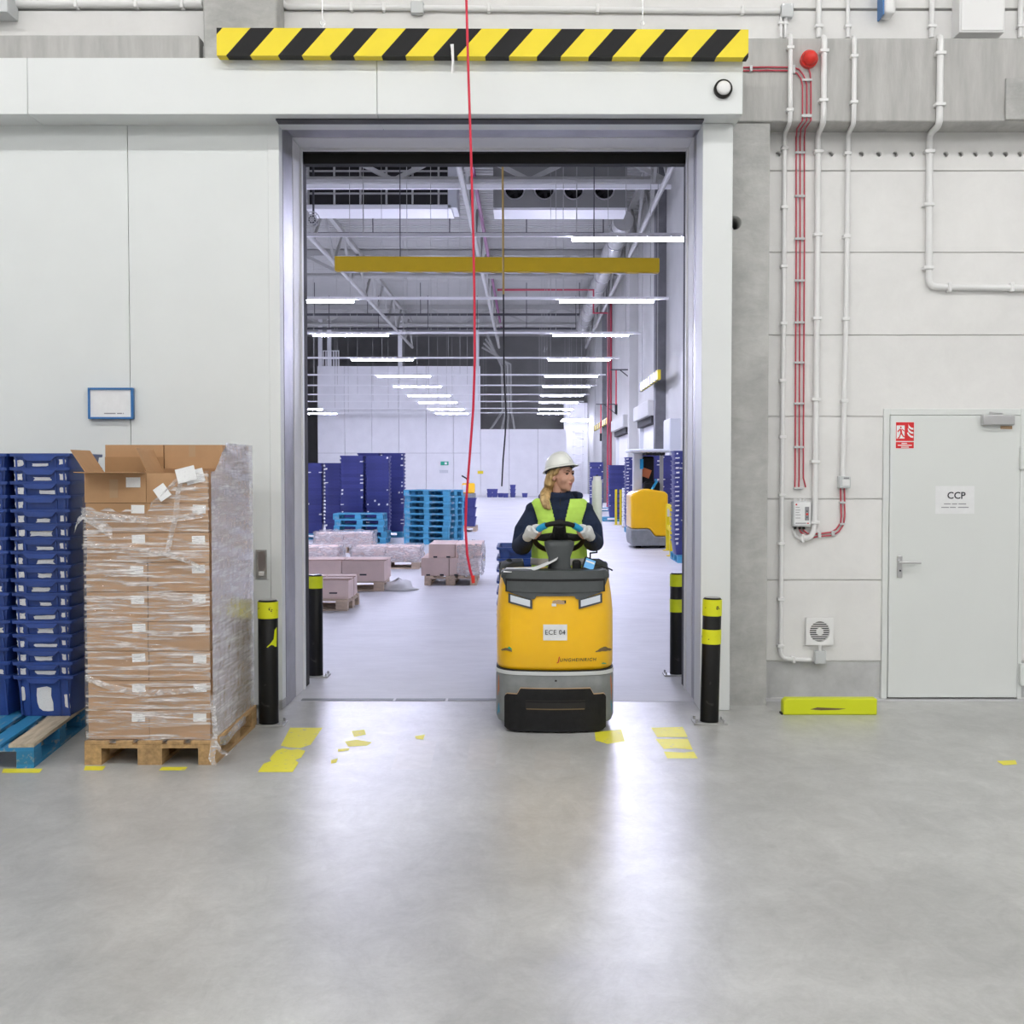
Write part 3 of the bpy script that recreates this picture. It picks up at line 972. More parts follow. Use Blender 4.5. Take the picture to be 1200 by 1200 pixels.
q = Vector((xe1 + .01, yf0 - .01, 0))
ribbon([q + Vector((.0, 0, .42)), q + Vector((.012, -.01, .3)), q + Vector((.02, -.01, .2)), q + Vector((.012, -.03, .12)), q + Vector((.005, -.05, .05)), q + Vector((.03, -.06, .012))], (.035, 0), 'loose_tail')
ribbon([q + Vector((.02, -.03, .14)), q + Vector((.05, -.02, .09)), q + Vector((.09, -.0, .06)), q + Vector((.11, .02, .08)), q + Vector((.13, .03, .10))], (.02, .02), 'loose_tail')
ribbon([q + Vector((.0, .02, .13)), q + Vector((.03, .2, .10)), q + Vector((.035, .4, .13)), q + Vector((.03, .7, .12))], (.0, .05), 'loose_tail')

# --- nested crates
def crate_mesh(mb, w_, d_, h_, ribs=True, dip=True):
    """open tapered crate, width along x, depth along y, centred, base at 0"""
    tw = .034
    def loop(z, off):
        k = z / h_
        hx, hy = w_ / 2 - tw * (1 - k) - off - .012, d_ / 2 - tw * (1 - k) - off - .012
        r_ = .03
        pts = []
        for cx, cy, a0 in ((hx - r_, hy - r_, 0), (-hx + r_, hy - r_, 90), (-hx + r_, -hy + r_, 180), (hx - r_, -hy + r_, 270)):
            for a in (0, 45, 90):
                pts.append((cx + r_ * math.cos(R(a0 + a)), cy + r_ * math.sin(R(a0 + a)), z))
        return pts
    mb.loft([loop(0, 0), loop(h_ - .02, 0), loop(h_ - .02, -.016), loop(h_, -.016), loop(h_, .005), loop(.006, .005)], cap=True)
    return mb
def crate_parts(mb, w_, d_, h_, sides=(-1, 1)):
    """handle dip under the rim and the corner posts of the two end faces"""
    for s in sides:
        y = s * (d_ / 2 + .0045)
        poly = [(-w_ * .27, h_ - .018), (-w_ * .20, h_ - .048), (w_ * .20, h_ - .048), (w_ * .27, h_ - .018)]
        mb.prism(poly, y - .004, y + .004)
    return mb
KW, KD, KH, KN = .40, .60, .27, .0905
def make_crate(label):
    t = thing('crate', label, 'crate', local=True)
    crate_mesh(MB(), KW, KD, KH).build('body', 'crate_blue', t, smooth=35)
    for s in (-1, 1): crate_parts(MB(), KW, KD, KH, (s,)).build('handle_lip', 'crate_blue', t)
    for x in (-.155, -.10, .10, .155):
        y0, y1 = -(KD / 2 - .050), -(KD / 2 - .014)
        MB().add([(x - .006, y0, .0), (x + .006, y0, .0), (x + .006, y1, KH - .03), (x - .006, y1, KH - .03),
                  (x - .006, y0 - .006, .0), (x + .006, y0 - .006, .0), (x + .006, y1 - .008, KH - .03), (x - .006, y1 - .008, KH - .03)],
                 [(0, 1, 2, 3), (4, 5, 6, 7), (0, 1, 5, 4), (1, 2, 6, 5), (2, 3, 7, 6), (3, 0, 4, 7)]).build('rib', 'crate_blue', t)
    return t
def torn(parent, x0, x1, z0, z1, n=7, mat='torn_paper', smooth_=0):
    """irregular scrap of paper on the front end face of a crate"""
    cx, cz = (x0 + x1) / 2, (z0 + z1) / 2
    poly = []
    corners = [(x0, z0), (x1, z0), (x1, z1), (x0, z1)]
    for i in range(4):
        a, b = corners[i], corners[(i + 1) % 4]
        for k in range(3):
            u = k / 3
            j = 1 - random.uniform(0, .28)
            x = a[0] + (b[0] - a[0]) * u; z = a[1] + (b[1] - a[1]) * u
            poly.append((cx + (x - cx) * j, cz + (z - cz) * j))
    def yy(z): return -(KD / 2 - .034 * (1 - z / KH) - .012) - .0022
    m = MB()
    n_ = len(poly)
    m.add([(x, yy(z), z) for x, z in poly] + [(x, yy(z) - .0008, z) for x, z in poly], [tuple(range(n_)), tuple(range(2 * n_ - 1, n_ - 1, -1))] + [(i, (i + 1) % n_, (i + 1) % n_ + n_, i + n_) for i in range(n_)])
    return m.build('paper_scrap', mat, parent)

# blue pallet carrying two nested stacks
bp = make_pallet('worn blue and bare wood pallet under the nested blue crates', 'pallet_blue', 'pallet_blue', mats=['pallet_blue', 'pallet_bare', 'pallet_blue', 'pallet_blue', 'pallet_bare'])
brz = R(6)
corner = ground(40, 900)
bcx = corner.x - .4 * math.cos(brz) - .6 * math.sin(brz)
bcy = corner.y - .4 * math.sin(brz) + .6 * math.cos(brz)
bp.location = (bcx, bcy, 0)
bp.rotation_euler = (0, 0, brz)
cr0 = make_crate('x')
first = True
for st, (cpx, nst, gap0) in enumerate(((50, 17, 0), (-25, 17, 0))):
    cx = at(cpx, 800, 7.74).x
    for k in range(nst):
        lab = f'blue plastic crate, {ORD[k + 1]} from the bottom of the nested stack ' + ('touching the wrapped cartons' if st == 0 else 'away from the wrapped cartons')
        loc = (cx + random.uniform(-.004, .004), 7.735 + KD / 2 + (.0 if st == 0 else .02), .1465 + k * KN - (.03 if st and k > 10 else 0) * 0)
        if first: o = cr0; o.location = loc; o['label'] = lab; first = False
        else: o = dup(cr0, loc, R(random.uniform(-.5, .5)), lab)
        o['group'] = 'nested blue crates on the blue pallet'
        crs.append((o, st, k)) if 'crs' in globals() else globals().__setitem__('crs', [(o, st, k)])
for o, st, k in crs:
    zt_, zb_ = (KH - .055, KH - KN + .005) if k else (KH - .05, .02)
    hi = KH - .05
    lo_ = KH - KN + .004 if k else .03
    if st == 1:
        if k % 3 == 1: torn(o, .05, .15, lo_, hi)
        continue
    if k == 0:
        torn(o, -.055, .055, .03, .20, mat='label_paper'); torn(o, -.165, -.125, .10, .20); torn(o, .125, .165, .05, .15)
        continue
    r_ = random.random()
    torn(o, -.172, -.125 + random.uniform(0, .02), lo_, hi + .01)
    if r_ < .92: torn(o, .12, .168, lo_ + random.uniform(0, .015), hi + .012)
    if random.random() < .85: torn(o, random.uniform(-.08, -.02), random.uniform(.05, .11), lo_, hi - random.uniform(.0, .015), mat='label_paper')
    if k in (8,): torn(o, -.03, .02, KH - .044, KH - .02, mat='sign_green')

# ------------------------------------------------------------------ bollards, floor marks, kerb
def bollard(label, px, base_py, dia, ztop, bands, worn, group, tilt=0):
    g0 = ground(px, base_py)
    t = thing('bollard', label, 'bollard', (g0.x, g0.y, 0), group)
    c = Vector((g0.x, g0.y, 0))
    r_ = dia / 2
    MB().box(g0.x - .115, g0.x + .115, g0.y - .085, g0.y + .085, 0, .012).build('base_plate', 'galvanised', t, bevel=.002)
    for sx in (-1, 1):
        for sy in (-1, 1):
            MB().cyl((g0.x + sx * .095, g0.y + sy * .065, .012), (g0.x + sx * .095, g0.y + sy * .065, .035), .009, 6).build('anchor_bolt', 'steel', t)
    MB().lathe([(r_ - .003, .012), (r_ - .003, ztop - .012), (r_ - .012, ztop - .002), (.001, ztop - .001)], c).build('post', 'bollard_black', t, smooth=50)
    for a, b in bands:
        MB().lathe([(r_ - .002, b), (r_, b), (r_, a), (r_ - .002, a)], c, n=32).build('yellow_band', 'bollard_worn' if worn else 'bollard_yellow', t, smooth=50)
    MB().lathe([(.001, ztop - .001), (r_ - .014, ztop - .001), (r_ - .014, ztop + .001), (.001, ztop + .001)], c).build('cap', 'galvanised', t)
    t.rotation_euler = (0, R(tilt), 0)
    return t
b1 = bollard('black bollard with chipped yellow top beside the wrapped cartons', 315, 849, .142, .865, [(.865 - .125, .865 - .012)], True, 'bollards of the doorway')
pp = b1.location
# flake of yellow left on the post
MB().add([(pp.x + .0725 * math.sin(a), pp.y - .0725 * math.cos(a), z) for a, z in ((.05, .545), (1.1, .545), (1.15, .68), (.85, .66), (.75, .60), (.4, .57))], [(0, 1, 2, 3, 4, 5)]).build('yellow_flake', 'bollard_yellow', b1)
bollard('black bollard with two chipped yellow bands before the white doorway post', 831, 847, .135, .875, [(.875 - .125, .875 - .012), (.875 - .32, .875 - .22)], True, 'bollards of the doorway', tilt=1.2)
bollard('clean black bollard with yellow top inside the hall beside the open cartons', 370, 792.5, .13, .87, [(.87 - .115, .87 - .012)], False, 'bollards of the doorway')
bollard('clean black bollard with two yellow bands inside the hall near the guard rail', 793, 791, .125, .88, [(.88 - .115, .88 - .012), (.88 - .335, .88 - .225)], False, 'bollards of the doorway')

def mark(label, quads, mat='floor_yellow', z=.0015):
    """paint on the floor: outlines given as photo points, laid on the ground"""
    m = MB()
    for poly in quads:
        pts = [ground(x, y) for x, y in poly]
        m.add([(q.x, q.y, z) for q in pts], [tuple(range(len(pts)))])
    o = m.build('floor_marking', mat)
    tag(o, label, 'floor marking')
    return o
mark('yellow floor stripe beside the wrapped carton pallet', [[(340, 853), (378, 853), (364, 873), (360, 874), (352, 877), (338, 876), (329, 874)], [(324, 880), (331, 877), (341, 879), (349, 878), (358, 880), (353, 888), (346, 891), (350, 894), (343, 905), (302, 905), (309, 895), (318, 892), (316, 889)]])
mark('yellow floor stripe in front of the banded bollard', [[(763, 853), (800, 852), (806, 864), (770, 864)], [(768, 866), (806, 866), (812, 879), (792, 877), (778, 878)], [(778, 881), (800, 882), (813, 881), (818, 889), (782, 889)]])
mark('short yellow floor patch under the truck corner', [[(697, 858), (728, 855), (732, 869), (712, 872), (698, 868)]])
mark('shredded remains of a yellow stripe before the doorway', [[(412, 857), (427, 855), (429, 861), (415, 864)], [(404, 869), (418, 867), (436, 870), (430, 874), (408, 875)], [(396, 878), (410, 877), (408, 880), (396, 881)], [(388, 891), (396, 889), (394, 894), (388, 895)]])
mark('small yellow paint remnant before the doorway', [[(486, 863), (498, 861), (496, 867), (488, 866)]])
mark('yellow line end showing under the blue pallet', [[(4, 901), (50, 901), (46, 906), (2, 906)]])
mark('yellow line piece showing under the wrapped pallet', [[(100, 898), (124, 898), (120, 903), (98, 903)], [(190, 899), (220, 899), (216, 903), (186, 903)]])
mark('thin yellow paint scrap on the floor before the grey door', [[(1168, 892), (1190, 891), (1192, 896), (1176, 897)]])
for lab, poly in (('pale ghost of a removed stripe nearest the shredded yellow remains', [(470, 868), (512, 868), (504, 902), (458, 902)]),
                  ('pale ghost of a removed stripe beside the small yellow remnant', [(552, 866), (584, 866), (580, 902), (545, 902)]),
                  ('pale ghost of a removed stripe in front of the truck', [(628, 880), (668, 880), (668, 902), (626, 902)])):
    mark(lab, [poly], 'ghost_paint', .001)
ka, kb = ground(918, 838), ground(1028, 838)
kz = (at(918, 819, ka.y).z)
kb_ = thing('kerb_bumper', 'scuffed yellow low bumper block on the floor by the vent', 'kerb', (ka.x + .3, ka.y, 0))
MB().prism([(ka.x, 0), (kb.x, 0), (kb.x, kz), (ka.x + .025, kz), (ka.x, kz - .02)], ka.y, ka.y + .09).build('block', 'kerb_yellow', kb_, bevel=.008)
MB().box(ka.x - .012, ka.x, ka.y + .01, ka.y + .08, 0, .012).build('end_foot', 'rubber', kb_)
MB().add([(ka.x + .19 + x * .26, ka.y - .0015, .035 + z * .03) for x, z in ((0, .2), (.3, 0), (.8, .1), (1, .4), (.7, .5), (.2, .7))], [(0, 1, 2, 3, 4, 5)]).build('scuff', 'scuff_paint', kb_)

# ------------------------------------------------------------------ things on the doorway wall
ya = 8.36
ha, hb = at(254, 67, ya), at(877, 67, ya)
hz_a, hz_b = at(254, 65, ya).z, at(254, 32.5, ya).z
hb_ = thing('hazard_bar', 'black and yellow striped height bar hung above the doorway', 'height bar', (0, ya, hz_a))
nst, Ltot = 11, hb.x - ha.x
hgt = hz_b - hz_a
drop = .012
def zoff(x): return -drop * (x - ha.x) / Ltot
def slant(xa_, xb_):
    """parallelogram piece between two slanted cuts, clipped to the bar's ends"""
    s = hgt * .9
    poly = [(xa_, 0), (xb_, 0), (xb_ + s, hgt), (xa_ + s, hgt)]
    out = []
    def clip(poly, sign, lim):
        res = []
        for i in range(len(poly)):
            a, b = poly[i], poly[(i + 1) % len(poly)]
            ia, ib = sign * (a[0] - lim) <= 1e-9, sign * (b[0] - lim) <= 1e-9
            if ia: res.append(a)
            if ia != ib:
                t_ = (lim - a[0]) / (b[0] - a[0])
                res.append((lim, a[1] + (b[1] - a[1]) * t_))
        return res
    poly = clip(poly, 1, Ltot)
    poly = clip(poly, -1, 0) if poly else []
    return poly
pitch = Ltot / 10.26
for i in range(-1, 12):
    for k in range(2):
        xa_ = pitch * (i + (0 if k == 0 else .54)) - pitch * .36
        poly = slant(xa_, xa_ + pitch * (.54 if k == 0 else .46))
        if len(poly) >= 3:
            MB().prism([(ha.x + x, hz_a + z + zoff(ha.x + x)) for x, z in poly], ya, ya + .09).build('yellow_stripe' if k == 0 else 'black_stripe', 'hazard_yellow' if k == 0 else 'hazard_black', hb_)
for x in (378, 753):
    q = at(x, 32, ya + .045)
    MB().cyl((q.x, ya + .045, q.z - .01), (q.x, ya + .045, 9), .004, 6).build('hanging_wire', 'steel', hb_)
    MB().tube([(q.x + .018 * math.cos(a), ya + .045, q.z + .03 + .018 * math.sin(a)) for a in [k * math.pi / 5 for k in range(11)]], .004, 6).build('ring_hook', 'steel', hb_, smooth=True)
q = at(530, 62, ya - .005)
ribbon([q + Vector((0, 0, .06)), q + Vector((.0, 0, 0)), q + Vector((.006, 0, -.06)), q + Vector((.002, 0, -.14))], (.02, 0), 'tape_scrap', 'sign_white', hb_)

# red pull cord
cord = thing('pull_cord', 'long red pull cord hanging before the doorway', 'cord', (at(553, 678, 8.0).x, 8.0, at(553, 678, 8.0).z))
pts = [at(546, -5, 8.0)] + [at(x, y, 8.0) for x, y in ((546.5, 0), (549, 90), (552, 180), (554.5, 270), (556, 350), (556.5, 420), (554.5, 480), (550, 540), (546.5, 585), (545.5, 620), (547.5, 650), (551, 668), (554, 678))]
pts = [Vector((pts[0].x - .05, 8.0, 8.98))] + pts
MB().tube(pts, .0082, 8).build('cord', 'red_cord', cord, smooth=True)
MB().cyl(pts[-1] + Vector((0, 0, .02)), pts[-1] + Vector((.004, 0, -.03)), .013, 10, .011).build('end_knob', 'red_plastic', cord, smooth=True)
MB().box(pts[0].x - .05, pts[0].x + .05, 7.95, 8.05, 8.95, 9.0).build('ceiling_switch', 'plastic_white', cord)

# round push switch on the header
q = at(847, 105, Y_HEAD)
t = thing('push_switch', 'round white push switch with black ring on the track cover', 'switch', (q.x, Y_HEAD, q.z))
MB().lathe([(.064, 0), (.064, -.03), (.05, -.04), (.05, 0)], q, 'y', 28).build('black_ring', 'rubber', t, smooth=40)
MB().lathe([(.048, -.0), (.048, -.045), (.03, -.056), (.001, -.058)], q, 'y', 28).build('button', 'plastic_white', t, smooth=60)
# red beacon
q = at(947, 71, Y_COL - .01)
t = thing('alarm_beacon', 'red dome alarm beacon on the concrete beam', 'beacon', (q.x, q.y, q.z))
MB().lathe([(.062, 0), (.062, -.05), (.055, -.055), (.05, 0)], q, 'y', 28).build('base', 'red_plastic', t, smooth=40)
MB().lathe([(.052, -.05), (.052, -.075), (.04, -.105), (.02, -.118), (.001, -.12)], q, 'y', 28).build('dome', 'red_plastic', t, smooth=60)

# conduits
def conduit(label, px_pts, r_, clips, group='white conduits on the wall', Yw=None):
    """px_pts: (px, py, depth)"""
    pts_ = [at(*p) for p in px_pts]
    t = thing('conduit', label, 'conduit', pts_[-1], group)
    # rounded corners
    out = [pts_[0]]
    for i in range(1, len(pts_) - 1):
        a, b, c = pts_[i - 1], pts_[i], pts_[i + 1]
        d1, d2 = (a - b), (c - b)
        k = min(.06, d1.length * .45, d2.length * .45)
        p1, p2 = b + d1.normalized() * k, b + d2.normalized() * k
        for s_ in (0, .33, .67, 1):
            out.append(p1.lerp(b, s_).lerp(b.lerp(p2, s_), s_))
    out.append(pts_[-1])
    MB().tube(out, r_, 10).build('pipe', 'plastic_white', t, smooth=True)
    for (x, y, Y, horiz) in clips:
        q = at(x, y, Y)
        if horiz: MB().box(q.x - .012, q.x + .012, q.y - r_ * 1.35, q.y + r_ + .015, q.z - r_ * 1.4, q.z + r_ * 1.4).build('clip', 'plastic_white', t, bevel=.003, seg=1)
        else: MB().box(q.x - r_ * 1.5, q.x + r_ * 1.5, q.y - r_ * 1.35, q.y + r_ + .015, q.z - .012, q.z + .012).build('clip', 'plastic_white', t, bevel=.003, seg=1)
    return t
yb, yw = Y_COL - .04, Y_WALL - .03
conduit('thin white conduit ending at the small vent junction box', [(926, 42, yw - .05), (926.5, 46, yb), (926, 143, yb), (919.5, 157, yw), (918.5, 350, yw), (916, 600, yw), (914.5, 772, yw), (950, 773.5, yw)], .017,
        [(926, 56, yb, 0), (925.5, 129, yb, 0), (919.5, 174, yw, 0), (919, 243, yw, 0), (918.5, 312, yw, 0), (918, 379, yw, 0), (917, 446, yw, 0), (917, 512, yw, 0), (916.5, 580, yw, 0), (915.5, 637, yw, 0), (915, 702, yw, 0), (914.5, 757, yw, 0), (930, 773, yw, 1)])
conduit('thicker white conduit ending under the small controller box', [(965, 44, yw - .05), (966, 46, yb), (965, 143, yb), (959, 157, yw), (957.5, 350, yw), (955, 600, yw), (953.5, 622, yw), (950, 630, yw), (937, 631, yw)], .022,
        [(965.5, 60, yb, 0), (964.5, 118, yb, 0), (959, 178, yw, 0), (958, 275, yw, 0), (957, 373, yw, 0), (956, 468, yw, 0), (955, 541, yw, 0), (954.5, 612, yw, 0), (940, 630.5, yw, 1)])
conduit('white conduit ending at the box with two red cables', [(1000, 44, yw - .05), (1001.5, 46, yb), (1000.5, 145, yb), (994, 157, yw), (992, 350, yw), (989.5, 470, yw), (987.5, 559, yw)], .018,
        [(1001, 66, yb, 0), (1000.5, 120, yb, 0), (993, 180, yw, 0), (992, 277, yw, 0), (991, 374, yw, 0), (989.5, 470, yw, 0)])
conduit('white conduit that turns to run above the grey door', [(1101, 44, yw - .05), (1102.5, 46, yb), (1101, 146, yb), (1089.5, 157, yw), (1088.5, 336, yw), (1900, 347, yw)], .025,
        [(1101.5, 63, yb, 0), (1101, 123, yb, 0), (1088.5, 178, yw, 0), (1088, 240, yw, 0), (1087, 314, yw, 0), (1112, 337, yw, 1), (1185, 337, yw, 1)])
yu = Y_WALL - .025
for x, r_, lab in ((959.5, .02, 'upper white conduit above the thicker controller conduit'), (993.5, .016, 'upper white conduit above the conduit to the cable box'), (1092, .02, 'upper white conduit between the hanging lamp and white cabinet'), (1196, .02, 'upper white conduit beside the white wall cabinet')):
    conduit(lab, [(x + .5, -140, yu), (x, 44, yu)], r_, [(x, 31, yu, 0)])
conduit('horizontal white conduit leading to the upper junction box', [(826, 12.5, yu), (914, 12.5, yu)], .022, [(870, 12.5, yu, 1)])
conduit('long white conduit running above the striped bar', [(328, -2, yu), (334, 8, yu), (482, 9, yu)], .022, [(412, 9, yu, 1), (450, 9, yu, 1)])
conduit('long white conduit right of the small grey junction box', [(496, 9.5, yu), (826, 12.5, yu)], .022, [(573, 10, yu, 1), (700, 11, yu, 1)])
conduit('white conduit on the wall above the left beam', [(-200, 3, yu), (237, 4, yu)], .03, [(90, 3.5, yu, 1), (160, 3.5, yu, 1), (214, 4, yu, 1)])
for k, x in enumerate((915, 920.5)):
    conduit(f'short white stub conduit below the upper junction box, {"outer" if k == 0 else "inner"} one', [(x, 20, yu), (x, 44, yu)], .012, [(x, 27, yu, 0)])

def jbox(name, label, x, y, w_, h_, d_, Yw, mat='plastic_grey', cat='junction box'):
    q = at(x, y, Yw)
    t = thing(name, label, cat, (q.x, Yw, q.z - h_ / 2))
    MB().box(q.x - w_ / 2, q.x + w_ / 2, Yw - d_, Yw, q.z - h_ / 2, q.z + h_ / 2).build('box', mat, t, bevel=.006)
    return t, q
t, q = jbox('junction_box', 'grey junction box at the end of the upper horizontal conduit', 921, 15, .09, .10, .06, Y_WALL)
for sx in (-1, 1): MB().cyl((q.x + sx * .033, Y_WALL - .061, q.z + .038), (q.x + sx * .033, Y_WALL - .058, q.z + .038), .006, 8).build('screw', 'steel', t)
t, q = jbox('junction_box', 'grey junction box above the striped bar between two conduits', 489.5, 11.5, .095, .09, .06, Y_WALL)
MB().box(q.x - .02, q.x + .03, Y_WALL - .05, Y_WALL, q.z + .045, q.z + .07).build('cable_gland', 'plastic_white', t, bevel=.005)
t, q = jbox('junction_box', 'small grey junction box just below the wall vent', 960, 769.5, .085, .10, .05, Y_WALL)
MB().cyl((q.x, Y_WALL - .025, q.z + .05), (q.x, Y_WALL - .025, q.z + .1), .012, 8).build('cable_gland', 'plastic_white', t)
for sx, sz in ((-1, -1), (1, -1), (1, 1), (-1, 1)): MB().cyl((q.x + sx * .03, Y_WALL - .052, q.z + sz * .036), (q.x + sx * .03, Y_WALL - .049, q.z + sz * .036), .005, 8).build('screw', 'steel', t)
t, q = jbox('junction_box', 'grey box where two red cables leave the white conduit', 987.5, 565, .085, .09, .07, Y_WALL)
MB().box(q.x - .01, q.x + .03, Y_WALL - .073, Y_WALL - .069, q.z + .026, q.z + .036).build('marking', 'ink_grey', t)
MB().box(q.x - .02, q.x + .035, Y_WALL - .074, Y_WALL - .069, q.z - .03, q.z + .018).build('lid', 'plastic_white', t, bevel=.002)
# white cabinet, hanging lamp, left edge box
qa, qb = at(1124, 38, 8.98), at(1179, -60, 8.98)
t = thing('wall_cabinet', 'plain white metal cabinet high on the wall above the beam', 'cabinet', (qa.x, Y_WALL, qa.z))
MB().box(qa.x, qb.x, 8.98, Y_WALL, qa.z, qb.z).build('body', 'plastic_white', t, bevel=.006)
MB().box(qa.x + .012, qb.x - .012, 8.972, 8.98, qa.z + .012, qb.z - .012).build('door', 'plastic_white', t, bevel=.004)
qa = at(1042.5, 17, 9.0)
t = thing('wall_speaker', 'white rounded fitting with dark rear hung above the beam', 'wall fitting', (qa.x, Y_WALL, qa.z))
MB().box(qa.x - .052, qa.x - .04, 9.0, Y_WALL, qa.z, qa.z + .5).build('back_plate', 'blue_frame', t)
MB().box(qa.x - .04, qa.x + .045, 8.98, 9.13, qa.z, qa.z + .5).build('shell', 'plastic_white', t, bevel=.03, seg=4)
qa = at(9, 14, 8.95)
tt = MB().box(qa.x - .6, qa.x, 8.95, Y_WALL, qa.z, qa.z + .5).build('wall_cabinet', 'plastic_grey', bevel=.006)
tag(tt, 'grey metal cabinet corner above the left concrete beam', 'cabinet')

# red cables
cy = Y_COL - .022
def cable(label, pts_, r_=.0058, mat='red_cable', group='red cables on the wall', clips=(), name='cable'):
    P_ = [at(*p) for p in pts_]
    t = thing(name, label, 'cable', P_[-1], group)
    MB().tube(P_, r_, 8).build('sheath', mat, t, smooth=True)
    for x, y, Y, w_, h_ in clips:
        q = at(x, y, Y)
        MB().box(q.x - w_, q.x + w_, Y - .016, Y + .02, q.z - h_, q.z + h_).build('clip', 'plastic_grey', t, bevel=.002, seg=1)
    return t
xs_top = [940.5, 945.5, 950.5]
for k in range(3):
    ox = (k - 1)
    xb_ = 934 + 5 * k
    run = [(871, 79 + 0, cy), (900, 78.5, cy), (928, 78.8, cy)] if k == 0 else [(871, 83, cy), (900, 82.5, cy), (926, 83, cy)] if k == 1 else [(947, 79, cy), (949.5, 86, cy)]
    bend = [(936, 81, cy), (940 + 1.5, 88, cy), (944 + .5, 96, cy)] if k == 0 else [(934, 86, cy), (938.5, 92, cy)] if k == 1 else []
    xt = [945.5, 940.5, 950.3][k]
    xl = [937.6, 933, 942.6][k]
    pts_ = run + bend + [(xt, 100, cy), (xt, 141, cy), (xl + 1, 151, (cy + Y_WALL) / 2), (xl, 160, yw + .015), (xl, 300, yw + .015), (xl - .8, 450, yw + .015), (xl - 1.2, 560, yw + .015), (xl - 1.5 + (k == 2) * 3, 571, yw + .015)]
    cl_ = [(945.5, 94, cy, .036, .008), (945, 136, cy, .036, .010)] + [(937.5 - (y - 179) / 200, y, yw + .015, .036, .008) for y in (179, 230, 280, 329, 378, 425, 473, 524, 572)] + [(880, 80.5, cy, .01, .02), (930, 81.5, cy, .01, .03)] if k == 0 else []
    cable(['middle red cable of the three dropping to the controller', 'red cable nearest the doorway of the three dropping to the controller', 'red cable from the beacon down to the controller'][k], pts_, clips=cl_)
yk = yw + .015
cable('outer red cable curving from cable box to controller', [(989.5, 570, yk), (989.8, 590, yk), (990, 605, yk), (988.5, 615, yk), (983, 623, yk), (976, 627.5, yk), (960, 628.5, yk), (950, 630.5, yk), (944, 628, yk), (938, 623, yk), (936, 618, yk)], .006,
      clips=[(987, 589, yk, .02, .008), (987, 614, yk, .02, .008), (976, 625, yk, .012, .02), (960, 627, yk, .012, .02)])
cable('inner red cable curving from cable box to controller', [(985, 570, yk), (985.3, 590, yk), (986, 605, yk), (985, 613, yk), (980, 620, yk), (974, 623.7, yk), (960, 625.5, yk), (952, 626, yk), (946, 625, yk), (942, 622, yk), (941, 618, yk)], .006)
cable('short white cable looping from controller into the conduit', [(930, 618, yk), (930.5, 623, yk), (932, 628, yk), (937, 631, yk)], .01, 'plastic_white', 'white cables')

# controller
qa = at(937.5, 602, Y_WALL)
t = thing('controller_box', 'grey smoke vent controller box with arrow buttons under the red cables', 'controller', (qa.x, Y_WALL, qa.z - .1))
w2, h2 = .07, .097
MB().box(qa.x - w2, qa.x + w2, Y_WALL - .07, Y_WALL, qa.z - h2, qa.z + h2).build('housing', 'plastic_grey', t, bevel=.008)
MB().box(qa.x - w2 + .012, qa.x + w2 - .006, Y_WALL - .074, Y_WALL - .07, qa.z - h2 + .012, qa.z + h2 - .008).build('lid', 'paper', t, bevel=.002)
kp = MB().box(qa.x + .02, qa.x + .052, Y_WALL - .078, Y_WALL - .074, qa.z - .048, qa.z + .055).build('keypad', 'ink_grey', t, bevel=.002)
yk2 = Y_WALL - .0785
MB().prism([(qa.x + .03, qa.z + .018), (qa.x + .042, qa.z + .018), (qa.x + .036, qa.z + .032)], yk2 - .001, yk2).build('up_arrow', 'ink', kp)
MB().prism([(qa.x + .03, qa.z - .020), (qa.x + .042, qa.z - .020), (qa.x + .036, qa.z - .034)], yk2 - .001, yk2).build('down_arrow', 'ink', kp)
MB().lathe([(.009, 0), (.009, -.004), (.001, -.005)], (qa.x + .036, yk2, qa.z - .001), 'y', 12).build('stop_button', 'red_plastic', kp)
MB().lathe([(.007, 0), (.007, -.001), (.001, -.001)], (qa.x - .045, Y_WALL - .074, qa.z + .072), 'y', 10).build('red_mark', 'ink_red', t)
for dz, l_ in ((.05, .03), (.03, .035), (.012, .028), (-.006, .038), (-.03, .036)):
    MB().box(qa.x - .05, qa.x - .05 + l_, Y_WALL - .0748, Y_WALL - .074, qa.z + dz - .002, qa.z + dz + .002).build('printed_line', 'ink_grey', t)
MB().box(qa.x - .05, qa.x + .03, Y_WALL - .0748, Y_WALL - .074, qa.z - .073, qa.z - .066).build('printed_line', 'ink_grey', t)
MB().box(qa.x + .036, qa.x + .052, Y_WALL - .0748, Y_WALL - .074, qa.z - .074, qa.z - .066).build('printed_mark', 'ink_red', t)
for dx in (-.045, -.01, .02):
    MB().cyl((qa.x + dx, Y_WALL - .04, qa.z - h2), (qa.x + dx, Y_WALL - .04, qa.z - h2 - .02), .011, 8).build('cable_gland', 'rubber', t)
for dx in (-.045, -.01, .03):
    MB().cyl((qa.x + dx, Y_WALL - .03, qa.z + h2), (qa.x + dx, Y_WALL - .03, qa.z + h2 + .02), .011, 8).build('cable_gland', 'plastic_white', t)

